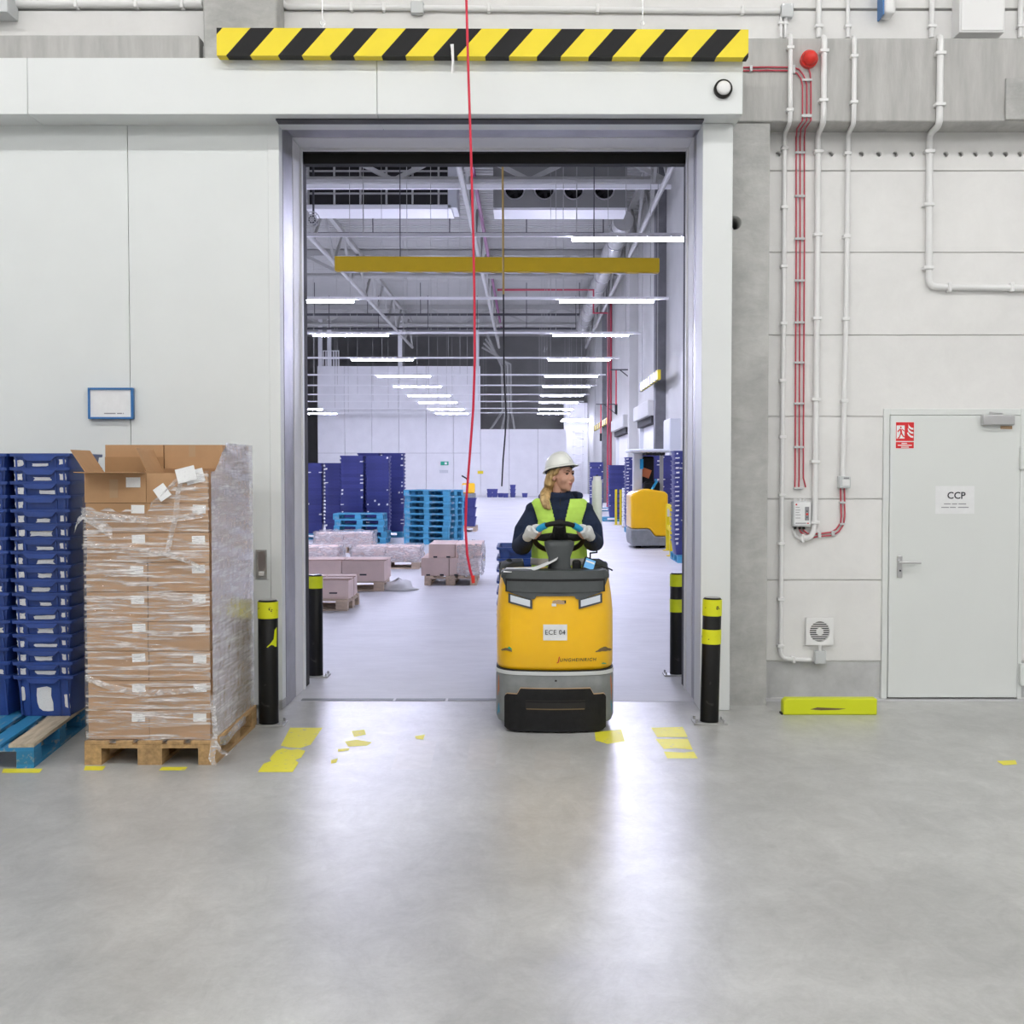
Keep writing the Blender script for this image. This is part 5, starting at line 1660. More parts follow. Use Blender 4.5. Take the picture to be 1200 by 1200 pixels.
j.tube([(DX + .000 + .070 * math.cos(a), DY - .005 + .066 * math.sin(a), 1.585 - .012 * math.sin(a) * -1) for a in [2 * math.pi * k / 20 for k in range(20)]] + [(DX + .07, DY - .005, 1.585)], .024, 8)
j.tube([(DX + .072 * math.cos(a), DY + .0 + .066 * math.sin(a), 1.56) for a in [2 * math.pi * k / 20 for k in range(20)]] + [(DX + .072, DY, 1.56)], .030, 8)
# hood lying on the shoulders and back
j.tube([(DX - .135, DY - .02, 1.565), (DX - .12, DY + .06, 1.565), (DX, DY + .12, 1.55), (DX + .12, DY + .06, 1.57), (DX + .150, DY - .03, 1.572)], [.020, .034, .045, .036, .026], 10)
jk = union(j, .0075, 'fleece_jacket', 'fleece', dr, 5)
MB().bar((DX + .0, DY - .130, 1.30), (DX + .004, DY - .082, 1.60), .006, .004).build('zip', 'rubber', dr)
# trousers and shoes
tr_ = MB()
tr_.loft([ering(.86, .16, .12), ering(.98, .172, .125), ering(1.02, .168, .12)])
for i in range(2):
    tr_.tube([hip[i], kn[i], kn[i].lerp(an[i], .4), an[i] + Vector((0, 0, .0))], [.098, .075, .070, .060], 14)
union(tr_, .009, 'trousers', 'fleece', dr, 4)
for i in range(2):
    so = MB()
    so.tube([an[i] + Vector((0, .02, -.0)), an[i] + Vector((0, .0, -.045))], [.05, .052], 12)
    so.ell(an[i] + Vector((0, -.08, -.055)), (.047, .125, .034))
    so.box(an[i].x - .045, an[i].x + .045, an[i].y - .20, an[i].y + .06, FZ, FZ + .02)
    union(so, .007, 'shoe', 'rubber', dr, 3)

# hi-vis vest: shell over the jacket torso
def tor_at(z):
    for k in range(len(TOR) - 1):
        if TOR[k][0] <= z <= TOR[k + 1][0]:
            u = (z - TOR[k][0]) / (TOR[k + 1][0] - TOR[k][0])
            return TOR[k][1] + (TOR[k + 1][1] - TOR[k][1]) * u, TOR[k][2] + (TOR[k + 1][2] - TOR[k][2]) * u
    return TOR[-1][1:]
def tor_pt(a, z, off):
    rx_, ry_ = tor_at(z)
    ca, sa = math.cos(a), math.sin(a)
    return Vector((DX + (rx_ + off) * math.copysign(abs(ca) ** .8, ca), DY + .01 + (ry_ + off) * math.copysign(abs(sa) ** .8, sa), z))
def vest_piece(a0, a1, name, mat, zlo, zhi, off, keep, na=34, nz=44):
    vs_, idx = [], {}
    fs = []
    for j_ in range(nz + 1):
        for i_ in range(na + 1):
            a = a0 + (a1 - a0) * i_ / na; z = zlo + (zhi - zlo) * j_ / nz
            p = tor_pt(a, z, off + .005 * math.sin(a * 9 + z * 14) * (1 if z < 1.4 else .4) + .010 * min(1, max(0, (z - 1.44) / .08)))
            p.z += .012 * min(1, max(0, (z - 1.44) / .08))
            idx[i_, j_] = len(vs_); vs_.append(p)
    for j_ in range(nz):
        for i_ in range(na):
            a = a0 + (a1 - a0) * (i_ + .5) / na; z = zlo + (zhi - zlo) * (j_ + .5) / nz
            if keep(tor_pt(a, z, off), a, z): fs.append((idx[i_, j_], idx[i_ + 1, j_], idx[i_ + 1, j_ + 1], idx[i_, j_ + 1]))
    used_ = sorted({i for f_ in fs for i in f_})
    mp_ = {k: n_ for n_, k in enumerate(used_)}
    m = MB().add([vs_[k] for k in used_], [tuple(mp_[i] for i in f_) for f_ in fs])
    o = m.build(name, mat, dr, smooth='full')
    sd = o.modifiers.new('solid', 'SOLIDIFY'); sd.thickness = .005; sd.offset = 1
    return o
def vest_keep(p, a, z):
    x = p.x - DX
    if z > 1.30:
        lim = .012 + (z - 1.30) / .25 * .062
        if abs(x) < lim and p.y < DY + .02: return False
        arm = .158 + .034 * max(0, (z - 1.40) / .13)
        if abs(x) > arm: return False
    elif abs(x) < .008 and p.y < DY: return False
    if z > 1.535: return False
    return True
vest_piece(0, 2 * math.pi, 'safety_vest', 'vest', 1.0, 1.545, .016, vest_keep, 260, 180)
vest_piece(0, 2 * math.pi, 'reflective_band', 'reflective', 1.075, 1.125, .0225, lambda p, a, z: not (abs(p.x - DX) < .012 and p.y < DY), 70, 3)

# face details
for s in (-1, 1):
    MB().ell(hp_(s * .030, -.083, .003), (.013, .006, .0065), Hm, 12, 8).build('eye', 'eye_dark', dr, smooth='full')
    MB().tube([hp_(s * .012, -.093, .020), hp_(s * .030, -.0925, .0255), hp_(s * .048, -.081, .021)], [.0030, .0038, .0022], 6).build('eyebrow', 'brow', dr, smooth=True)
    MB().tube([hp_(s * .017, -.0885, .0075), hp_(s * .031, -.0905, .0105), hp_(s * .044, -.0825, .006)], .0024, 6).build('eyelash', 'brow', dr, smooth=True)
lp = MB(); lp.ell(hp_(0, -.0885, -.0645), (.0170, .008, .0045), Hm); lp.build('upper_lip', 'lips', dr, smooth='full')
lp = MB(); lp.ell(hp_(0, -.0865, -.0730), (.0155, .008, .0050), Hm); lp.build('lower_lip', 'lips', dr, smooth='full')
# hair: cap, sides and the long lock over the shoulder
h_ = MB()
h_.ell(hp_(0, .030, .035), (.080, .088, .090), Hm)
h_.ell(hp_(0, .060, -.03), (.066, .056, .075), Hm)
for s in (-1, 1):
    h_.tube([hp_(s * .066, -.035, .050), hp_(s * .073, -.018, .015), hp_(s * .076, .012, -.002), hp_(s * .070, .045, -.03)], [.014, .014, .014, .022], 8)
lock = [hp_(-.066, .050, .0), hp_(-.072, .055, -.06), Vector((DX - .072, DY + .005, 1.625)), Vector((DX - .098, DY - .055, 1.585)), Vector((DX - .104, DY - .100, 1.545)), Vector((DX - .092, DY - .128, 1.50)), Vector((DX - .082, DY - .137, 1.475))]
for dx, dz, r0 in ((0, 0, .030), (-.022, .004, .024), (.016, -.002, .022), (-.010, .012, .02)):
    h_.tube([p + Vector((dx * min(1, k / 3 + .2), 0, dz)) for k, p in enumerate(lock)], [r0, r0 * 1.1, r0, r0 * .95, r0 * .8, r0 * .6, r0 * .25], 10)
hr = union(h_, .0055, 'hair', 'hair', dr, 2)
st_ = MB()
# hard hat
HT = Matrix.Rotation(R(-9), 3, 'X')
def hatp(x, y, z): return HEAD + Hm @ (HT @ Vector((x * .90, (y - .012) * .90, z - .05)) + Vector((0, .014, .052)))
m = MB()
rings = []
nA = 40
for j_ in range(11):
    t_ = j_ / 10 * math.pi / 2
    row = []
    for k in range(nA):
        a = 2 * math.pi * k / nA
        rr = math.cos(t_) ** .75
        row.append(hatp(.106 * rr * math.cos(a), .012 + .128 * rr * math.sin(a), .048 + .108 * math.sin(t_)))
    rings.append(row)
m.loft(rings, cap=False)
hat = m.build('hard_hat', 'helmet', dr, smooth='full')
sd = hat.modifiers.new('solid', 'SOLIDIFY'); sd.thickness = .004; sd.offset = -1
# brim: short visor in front, low skirt behind
m = MB()
r1, r2 = [], []
for k in range(nA):
    a = 2 * math.pi * k / nA
    front_ = max(0, -math.sin(a)); back_ = max(0, math.sin(a))
    x1, y1 = .104 * math.cos(a), .012 + .126 * math.sin(a)
    r1.append(hatp(x1, y1, .056))
    ex = .014 + .032 * front_ ** 2 + .010 * back_
    r2.append(hatp(x1 + ex * math.cos(a), y1 + ex * math.sin(a), .044 - .004 * front_ - .014 * back_))
m.loft([r1, r2], cap=False)
br = m.build('brim', 'helmet', hat, smooth='full')
sd = br.modifiers.new('solid', 'SOLIDIFY'); sd.thickness = .005; sd.offset = 0
MB().tube([hatp(.105 * math.cos(a), .012 + .12 * math.sin(a), .044 - .012 * max(0, math.sin(a))) for a in [2 * math.pi * k / 30 for k in range(31)]], .009, 6, cap=False).build('inner_band', 'helmet_in', hat, smooth='full')
MB().tube([hatp(0, .012 + .127 * (math.cos(t_) ** .75) * sgn, .050 + .109 * math.sin(t_)) for sgn, t_ in [(-1, R(k)) for k in range(15, 90, 10)] + [(1, R(k)) for k in range(89, 14, -10)]], .009, 6).build('crown_ridge', 'helmet', hat, smooth='full')
MB().box(-.001, .0, 0, .0, 0, .001) if False else None

# ------------------------------------------------------------------ things standing in the hall
far_crate = thing('crate', 'x', 'crate', local=True)
m = MB(); crate_mesh(m, KW, KD, KH); crate_parts(m, KW, KD, KH)
far_me = m.mesh('crate', 'crate_far', smooth=35)
bpy.data.objects.remove(far_crate)
scrap_me = {}
for ax in 'xy':
    for v_ in range(4):
        m = MB()
        w_, h_ = (.05, .07, .035, .09)[v_], (.05, .035, .03, .025)[v_]
        poly = [(-w_, -h_), (w_ * .2, -h_ * 1.1), (w_, -h_ * .6), (w_ * .9, h_), (-w_ * .1, h_ * .8), (-w_ * .8, h_ * .9)]
        poly = [(p[0] * .5, p[1] * .5) for p in poly]
        m.prism(poly, -.0035, -.001)
        if ax == 'x': m.v = [(p[1], -p[0], p[2]) for p in m.v]
        scrap_me[ax, v_] = m.mesh('paper_scrap', 'sign_white')
def far_crates(where, px_left, Y, n_, rz, group, base=.1465, dens=.10):
    """nested stack whose front left edge shows at px_left, front face at depth Y"""
    wx, wy = (KW, KD) if rz == 0 else (KD, KW)
    x = at(px_left, 600, Y).x + wx / 2
    for k in range(n_):
        o = link(far_me, 'crate')
        o.location = (x + random.uniform(-.006, .006), Y + wy / 2, base + k * KN)
        o.rotation_euler = (0, 0, rz + R(random.uniform(-.6, .6)))
        tag(o, f'{ORD[k + 1]} crate up in the {where}', 'crate', group)
        zc_ = KH - .045 - random.uniform(0, .012)
        hw = lambda full: full / 2 - .034 * (1 - zc_ / KH) - .012
        for q in range(3):
            if random.random() > dens * (2.2 if q else 1): continue
            u = (random.uniform(-.12, .12), -.14, .14)[q]
            if rz: c = link(scrap_me['x', random.randrange(4)], 'paper_scrap', o); c.location = (-hw(KW) - .001, -u * 1.75, zc_)
            else: c = link(scrap_me['y', random.randrange(4)], 'paper_scrap', o); c.location = (u, -hw(KD) - .001, zc_)
    return x
pal_far = make_pallet('x', 'pallet_far_blue', 'pallet_far_blue')
pal_far.location = (0, 0, -50)
def put_pallet(label, x, y, z=0, rz=0, proto_=None, group=None):
    return dup(proto_ or pal_far, (x, y, z), rz, label, group)
Q = math.pi / 2
gl_ = 'tall nested crate stacks by the blue pallets'
far_crates('tall blue stack directly behind the low blue pallet stack', 398.5, 30, 20, Q, gl_)
far_crates('tall blue stack beside the high blue pallet stack', 428.5, 30, 20, Q, gl_)
far_crates('tallest blue rear stack beside the high pallets', 447, 31.6, 21, Q, gl_)
far_crates('tallest blue rear stack behind the low pallets', 419, 31.6, 21, Q, gl_)
far_crates('lower blue stack beside the doorway rubber edge', 350.5, 30.6, 18, Q, gl_)
far_crates('lower blue stack between doorway edge and tall stacks', 380, 30.6, 18, Q, gl_)
for k, (px_, Y, lab) in enumerate(((428, 30.25, 'blue pallet under the two tall front crate stacks'), (447, 31.85, 'blue pallet under the tallest rear crate stacks'), (374, 30.85, 'blue pallet under the lower crate stacks beside the doorway edge'))):
    put_pallet(lab, at(px_, 600, Y).x, Y, 0, Q)
gr_ = 'nested crate stacks along the dock door wall'
far_crates('blue stack beside the yellow guard rail', 790, 22.8, 20, 0, gr_, dens=.5)
far_crates('blue stack behind the reach truck mast', 745.5, 29.4, 20, Q, gr_)
far_crates('blue stack behind the reach truck seat', 775, 29.4, 20, Q, gr_)
far_crates('blue stack just beyond the reach truck', 733, 33.5, 20, 0, gr_, dens=.5)
far_crates('blue stack behind the yellow guard posts', 713, 41.5, 18, Q, gr_)
far_crates('blue stack farthest along the dock door wall', 691, 52, 20, Q, gr_)
far_crates('blue stack behind the white wrapped load', 735, 37.6, 20, Q, gr_)
for px_, Y, rz, lab in ((814, 23.3, 0, 'blue pallet under the crate stack against the doorway edge'), (774, 29.6, Q, 'blue pallet under the crate stacks behind the reach truck'), (750, 34.0, 0, 'blue pallet under the crate stack just beyond the reach truck'),
                        (726, 41.8, Q, 'blue pallet under the crate stack behind the yellow posts'), (702, 52.3, Q, 'blue pallet under the farthest crate stack along the wall'), (752, 38.0, Q, 'blue pallet under the crate stack behind the white load')):
    put_pallet(lab, at(px_, 600, Y).x, Y, 0, rz)
# crates standing far off at the partition
for px_, Y, z, lab in ((574, 80, 0, 'lower blue crate of the pair beside the hall pull cord end'), (574, 80, .28, 'upper blue crate of the pair beside the hall pull cord end'),
                       (580, 80, 0, 'lower blue crate of the inner pair before the far partition'), (580, 80, .28, 'upper blue crate of the inner pair before the far partition'),
                       (586.5, 80, 0, 'single blue crate between the pairs and the three-high pile'), (592.5, 79.4, 0, 'single blue crate set slightly before the three-high pile'),
                       (601, 80, 0, 'bottom blue crate of the three-high pile by the far partition'), (601, 80, .28, 'middle blue crate of the three-high pile by the far partition'),
                       (601, 80, .56, 'top blue crate of the three-high pile by the far partition'), (615, 80, 0, 'lone blue crate by the far partition behind the driver')):
    o = link(far_me, 'crate')
    o.location = (at(px_, 560, Y).x, Y, z)
    tag(o, lab, 'crate', 'loose crates by the far partition')

# pallet stacks
for k in range(5):
    a = at(424, 600, 28.9)
    put_pallet(f'light blue pallet, {ORD[k + 1]} from the floor in the low stack before tall crates', a.x + random.uniform(-.03, .03) - (.0 if k < 2 else .06), 29.2, k * .1445, Q + R(random.uniform(-1.5, 1.5)), group='low stack of blue pallets')
for k in range(9):
    a = at(508, 600, 28.6)
    put_pallet(f'light blue pallet, {ORD[k + 1]} from the floor in the high stack', a.x + random.uniform(-.02, .02), 28.85, k * .1445, Q + R(-24 + random.uniform(-1.2, 1.2)), group='high stack of blue pallets')
bpy.data.objects.remove(pal_far) if False else None

# pale pallets with low pinkish cartons
pal_pale = make_pallet('x', 'pallet_pale', 'pallet_pale')
pal_pale.location = (0, 0, -50)
def load_carton(label, w_, d_, h_, x, y, z, rz=0, open_=False, cache={}):
    key = (round(w_, 3), round(d_, 3), round(h_, 3), open_)
    if key not in cache:
        t = thing('carton', label, 'carton', local=True)
        if open_:
            th = .006
            m = MB().box(0, w_, 0, th, 0, h_).box(0, w_, d_ - th, d_, 0, h_).box(0, th, th, d_ - th, 0, h_ * .96).box(w_ - th, w_, th, d_ - th, 0, h_ * .96).box(th, w_ - th, th, d_ - th, 0, th)
            m.v = [(p[0] - w_ / 2, p[1] - d_ / 2, p[2]) for p in m.v]
            m.build('tray', 'cardboard_pink', t)
            for s in (-1, 1):
                MB().obox((0, s * (d_ / 2 - .05), h_ + .002), (w_ * .98, .09, .005), (R(s * 10), 0, 0)).build('flap', 'cardboard_pink', t)
            MB().box(-.05, .05, -d_ / 2 - .001, -d_ / 2, h_ * .28, h_ * .36).build('hand_hole', 'pipe_dark', t)
        else:
            c = 0
            b_ = MB().prism([(-d_ / 2, 0), (d_ / 2, 0), (d_ / 2, h_), (.003, h_), (.003, h_ - .008), (-.003, h_ - .008), (-.003, h_), (-d_ / 2, h_)], -w_ / 2, w_ / 2)
            b_.v = [(p[1], p[0], p[2]) for p in b_.v]
            b_.build('body', 'cardboard_pink', t, bevel=.004, seg=1)
            for s in (-1, 1): MB().box(s * w_ * .25 - .03, s * w_ * .25 + .03, -d_ / 2 - .0015, -d_ / 2, .0, .025).build('hand_hole', 'pipe_dark', t)
        cache[key] = t
        o = t
    else:
        o = dup(cache[key], None, None, label)
    o.location = (x, y, z); o.rotation_euler = (0, 0, rz)
    o['label'] = label; o['group'] = 'pinkish cartons on the hall pallets'
    return o
def film_cover(label, x0, x1, y0, y1, z0, z1, grp='film on the hall pallets'):
    m = MB()
    nx, nz = 14, 6
    rows = []
    per = []
    for i in range(nx): per.append((x0 + (x1 - x0) * i / nx, y0))
    for i in range(nx): per.append((x1, y0 + (y1 - y0) * i / nx))
    for i in range(nx): per.append((x1 - (x1 - x0) * i / nx, y1))
    for i in range(nx): per.append((x0, y1 - (y1 - y0) * i / nx))
    for j_ in range(nz + 1):
        z = z0 + (z1 - z0) * j_ / nz
        rows.append([(px + random.uniform(-.015, .03) * (1 if px > (x0 + x1) / 2 else -1), py - random.uniform(-.0, .02), z + random.uniform(-.02, .02) * (j_ > 0)) for px, py in per])
    m.loft(rows, cap=False)
    o = m.build('stretch_film', 'film_far', smooth='full')
    tag(o, label, 'film', grp)
    return o
# A: open trays beside the hall bollard
A0 = ground(411, 716)
xr, yr = A0.x, A0.y
put_pallet('pale pallet of open cartons just beyond the hall bollard', xr - .62, yr + .42, 0, Q + R(-3), pal_pale)
for c_ in range(3):
    for r_ in range(2):
        load_carton(f'open pinkish carton beyond the hall bollard, {ORD[c_ + 1]} from aisle, {("near", "far")[r_]} row', .385, .385, .235 + .0 * c_, xr - .22 - c_ * .395, yr + .23 + r_ * .395, .146, R(random.uniform(-3, 3)), True)
# B: boxes behind it
B0 = ground(450, 693)
put_pallet('pale pallet of large cartons with crumpled film at its foot', B0.x - .61, B0.y + .42, 0, Q, pal_pale)
for c_ in range(2):
    for r_ in range(2):
        load_carton(f'large pinkish carton by the crumpled film, {ORD[c_ + 1]} from aisle, {("open near", "closed far")[r_]} row', .62, .39, .30, B0.x - .30 - c_ * .635, B0.y + .2 + r_ * .41, .146, R(random.uniform(-1.5, 1.5)), r_ == 0)
# crumple of film on the floor
c0 = ground(466, 692)
m = MB()
rows = []
for j_ in range(7):
    rr = [.0, .10, .17, .22, .25, .27, .28][6 - j_]
    rows.append([(c0.x + rr * math.cos(a) * random.uniform(.7, 1.2), c0.y + .1 + rr * .7 * math.sin(a) * random.uniform(.7, 1.2), .002 + .028 * j_ * random.uniform(.6, 1.1)) for a in [2 * math.pi * k / 14 for k in range(14)]])
tag(m.loft(rows).build('film_crumple', 'plastic_white', smooth='full'), 'crumpled white film heap on the floor by the large cartons', 'film')
# C: middle pallet
C0, C1 = ground(497, 686), ground(559, 686)
cxm = (C0.x + C1.x) / 2
put_pallet('pale pallet of two carton layers beyond the red cord', cxm, C0.y + .6, 0, 0, pal_pale)
for d_ in range(2):
    for c_ in range(2):
        load_carton(f'pinkish carton beyond the red cord, lower layer, {("near", "far")[d_]} row, {("pallet stack", "truck")[c_]} side', .42, .56, .27, cxm - .23 + c_ * .43 - .01, C0.y + .30 + d_ * .57, .146)
        load_carton(f'pinkish carton beyond the red cord, upper layer, {("near", "far")[d_]} row, {("pallet stack", "truck")[c_]} side', .40, .50, .21, cxm - .14 + c_ * .41, C0.y + .34 + d_ * .55, .417)
film_cover('loose clear film over the cartons beyond the red cord', cxm + .12, cxm + .47, C0.y + .0, C0.y + 1.2, .15, .62)
# D
D0 = ground(492, 667)
put_pallet('pale pallet of wrapped cartons behind the large cartons', D0.x - .61, D0.y + .42, 0, Q, pal_pale)
for c_ in range(2):
    load_carton(f'flat wrapped pinkish carton behind the large cartons, {ORD[c_ + 1]} from aisle', .58, .75, .24, D0.x - .32 - c_ * .60, D0.y + .42, .146)
film_cover('clear film around the flat cartons behind the large cartons', D0.x - 1.24, D0.x - .0, D0.y + .0, D0.y + .84, .12, .41)
# E, F
E0 = ground(436, 648)
put_pallet('pale pallet of wrapped cartons before the low blue pallet stack', E0.x - .61, E0.y + .42, 0, Q, pal_pale)
for c_ in range(2):
    load_carton(f'flat wrapped pinkish carton before the low blue pallets, {ORD[c_ + 1]} from aisle', .58, .75, .27, E0.x - .32 - c_ * .60, E0.y + .42, .146)
film_cover('clear film around the cartons before the low blue pallet stack', E0.x - 1.24, E0.x, E0.y, E0.y + .84, .12, .46)
F0 = ground(396, 668)
put_pallet('pale pallet of wrapped cartons partly behind the hall bollard', F0.x - .61, F0.y + .42, 0, Q, pal_pale)
for c_ in range(2):
    load_carton(f'flat wrapped pinkish carton partly behind the hall bollard, {ORD[c_ + 1]} from aisle', .58, .75, .25, F0.x - .32 - c_ * .60, F0.y + .42, .146)
film_cover('clear film around the cartons partly behind the hall bollard', F0.x - 1.24, F0.x, F0.y, F0.y + .84, .12, .42)
for o in (pal_far, pal_pale):
    for ch in list(o.children): bpy.data.objects.remove(ch)
    bpy.data.objects.remove(o)
# crates on a pallet behind the high pallet stack, next to the cord
G0 = ground(552, 623)
gp_ = make_pallet('pale pallet with a few blue crates behind the high blue pallet stack', 'pallet_pale', 'pallet_pale')
gp_.location = (G0.x - .25, G0.y + .6, 0)
for k in range(5):
    o = link(far_me, 'crate'); o.location = (G0.x - .05 if k < 3 else G0.x - .45, G0.y + .35, .146 + (k % 3) * .275)
    tag(o, f'blue crate on the pale pallet behind the high blue pallets, {ORD[k % 3 + 1]} up, {"aisle" if k < 3 else "inner"} pile', 'crate', 'crates behind the high pallet stack')

# far yellow pallet truck
J0 = ground(549, 590)
t = thing('pallet_truck', 'small yellow pallet truck parked far off by the white partition', 'pallet truck', (J0.x, J0.y, 0))
x, y = J0.x, J0.y
MB().box(x - .38, x + .38, y, y + .5, .1, .55).build('chassis', 'truck_grey', t, bevel=.03)
MB().box(x - .36, x + .34, y + .02, y + .48, .55, 1.10).build('hood', 'truck_yellow', t, bevel=.08, seg=3)
MB().box(x - .34, x - .1, y - .01, y + .02, .6, 1.0).build('panel', 'plastic_grey', t)
MB().tube([(x, y + .1, 1.1), (x - .1, y - .1, 1.35), (x - .35, y - .15, 1.5)], .04, 8).build('tiller', 'truck_black', t, smooth=True)
for s in (-1, 1):
    MB().box(x + s * .18 - .07, x + s * .18 + .07, y + .5, y + 1.7, .06, .13).build('fork', 'truck_grey', t)
    MB().cyl((x + s * .25 - .05, y + .25, .1), (x + s * .25 + .05, y + .25, .1), .1, 12).build('wheel', 'rubber', t)

# reach truck
RX0, RX1 = at(739.5, 600, 26.9).x, at(783, 600, 26.9).x
t = thing('reach_truck', 'yellow and grey reach truck parked before the blue crate stacks', 'reach truck', ((RX0 + RX1) / 2, 26.9, 0))
zc = at(740, 620, 26.9).z
z3 = at(740, 573, 26.9).z
mid = RX0 + (RX1 - RX0) * .55
MB().prism([(RX0 + .03, .06), (RX1, .06), (RX1, at(770, 629, 26.9).z), (RX0 + .55, at(770, 629, 26.9).z), (RX0 + .42, zc), (RX0, zc), (RX0 + .005, .2)], 26.9, 28.3).build('chassis', 'truck_grey', t, bevel=.03)
MB().prism([(RX0, zc + .01), (RX0 + .42, zc + .01), (RX0 + .55, at(770, 629, 26.9).z + .01), (RX1, at(770, 629, 26.9).z + .01), (RX1, z3 - .12), (RX1 - .08, z3 - .06), (RX0 + .40, z3 + .0), (RX0 + .25, z3 - .01), (RX0 + .06, z3 - .09), (RX0, z3 - .15)], 26.92, 28.2).build('hood', 'truck_yellow', t, bevel=.04, seg=3)
MB().box(RX0 + .12, RX0 + .33, 27.7, 27.95, z3 - .1, 2.17).build('mast_post', 'plastic_grey', t, bevel=.02)
MB().box(RX1 - .1, RX1 - .02, 27.7, 27.8, z3 - .1, 2.17).build('mast_post', 'steel_grey', t)
MB().box(RX0 - .02, RX1 + .06, 27.0, 28.2, 2.17, 2.25).build('overhead_guard', 'plastic_grey', t, bevel=.03)
for k in range(5):
    MB().box(RX0 + .35 + k * .1, RX0 + .38 + k * .1, 27.05, 28.15, 2.11, 2.168).build('guard_bar', 'rubber', t)
MB().box(RX0 + .36, RX0 + .72, 27.5, 27.95, z3 - .1, z3 + .16).build('seat', 'truck_black', t, bevel=.05, seg=3)
MB().box(RX0 + .34, RX0 + .62, 27.85, 28.0, z3 + .1, z3 + .75).build('seat_back', 'truck_black', t, bevel=.05, seg=3)
MB().obox((RX0 + .42, 27.82, z3 + .36), (.22, .04, .2), (0, R(20), 0)).build('seat_belt', 'scuff_orange', t)
MB().box(RX0 + .27, RX0 + .35, 27.66, 27.7, z3 + .45, z3 + .68).build('blue_tag', 'grip_blue', t)
MB().tube([(RX0 + .5, 27.2, z3 - .02), (RX0 + .62, 27.35, z3 + .16), (RX0 + .62, 27.5, z3 + .2)], .03, 8).build('control_lever', 'grip_blue', t, smooth=True)
for s in (.2, .75):
    MB().cyl((RX0 + s - .06, 27.3, .12), (RX0 + s + .06, 27.3, .12), .12, 14).build('wheel', 'rubber', t, smooth=40)
# guard rail
pa, pb = ground(783, 645), ground(787.5, 651.5)
t = thing('guard_rail', 'yellow steel guard rail between reach truck and doorway', 'guard rail', ((pa.x + pb.x) / 2, (pa.y + pb.y) / 2, 0))
for q in (pa, pb):
    MB().box(q.x - .05, q.x + .05, q.y - .05, q.y + .05, .012, 1.02).build('post', 'hazard_yellow', t, bevel=.008)
    MB().box(q.x - .11, q.x + .11, q.y - .11, q.y + .11, 0, .012).build('base_plate', 'hazard_yellow', t)
for z in (.98, .52):
    MB().bar((pa.x, pa.y, z), (pb.x, pb.y, z), .06, .09).build('rail', 'hazard_yellow', t)
MB().box(pa.x - .03, pa.x + .03, pa.y - .09, pa.y - .052, .75, .97).build('tag', 'plastic_white', t)
# yellow posts further on
q = ground(725, 615)
t = thing('guard_post', 'yellow slotted guard posts beside the white wrapped load', 'guard post', (q.x, q.y, 0))
for dx in (-.09, .06):
    MB().box(q.x + dx - .035, q.x + dx + .035, q.y - .04, q.y + .04, .012, 1.15).build('post', 'hazard_yellow', t)
for k in range(6):
    MB().box(q.x - .06, q.x + .03, q.y - .02, q.y + .02, .2 + k * .16, .24 + k * .16).build('rung', 'pipe_dark', t)
MB().box(q.x - .16, q.x + .14, q.y - .1, q.y + .1, 0, .012).build('base_plate', 'hazard_yellow', t)
# white wrapped load
qa, qb = ground(729.5, 618), at(738.5, 571, 37.0)
t = thing('wrapped_load', 'narrow stack of white wrapped slabs beside the yellow posts', 'load', (qa.x + .15, qa.y, 0))
for k in range(8):
    MB().box(qa.x, qa.x + .34, qa.y - .15, qa.y + .25, .03 + k * .15, .17 + k * .15).build('slab', 'plastic_white', t, bevel=.015)
MB().box(qa.x, qa.x + .34, qa.y - .15, qa.y + .25, 0, .03).build('base_board', 'pallet_pale', t)
# yellow height bar of the hall
Yb = 14.0
a, b = at(392, 318, Yb), at(773, 300, Yb)
t = thing('hazard_bar', 'plain yellow height bar hung inside the hall beyond the doorway', 'height bar', ((a.x + b.x) / 2, Yb, a.z))
MB().prism([(a.x, a.z + .01), (b.x, a.z - .01), (b.x, b.z - .02), (a.x, b.z)], Yb, Yb + .12).build('beam', 'bar_yellow' if 'bar_yellow' in M else 'hazard_yellow', t, bevel=.01)
for k in range(12):
    x = a.x + (b.x - a.x) * (k + .2) / 12
    MB().add([(x, Yb + .01, a.z - .002 - .0017 * k), (x + .16, Yb + .01, a.z - .002 - .0017 * k), (x + .24, Yb + .11, a.z - .002 - .0017 * k), (x + .08, Yb + .11, a.z - .002 - .0017 * k)], [(0, 1, 2, 3)]).build('stripe', 'sign_white', t)
for px_ in (469, 696):
    q = at(px_, 302, Yb + .06)
    MB().cyl((q.x, Yb + .06, q.z - .02), (q.x, Yb + .06, Z_ROOF), .006, 6).build('hanging_wire', 'pipe_dark', t)
# hall pull chain
t = thing('pull_cord', 'thin golden and black pull cord hanging inside the hall', 'cord', at(588, 570, 12.5))
MB().tube([Vector((at(589, 195, 12.5).x, 12.5, Z_ROOF))] + [at(x, y, 12.5) for x, y in ((589, 195), (590, 345))], .011, 6).build('chain', 'chain_gold', t, smooth=True)
MB().tube([at(x, y, 12.5) for x, y in ((590, 345), (590.5, 430), (593, 485), (592, 510), (589.5, 540), (588, 570))], .008, 6).build('cord', 'cable_black', t, smooth=True)
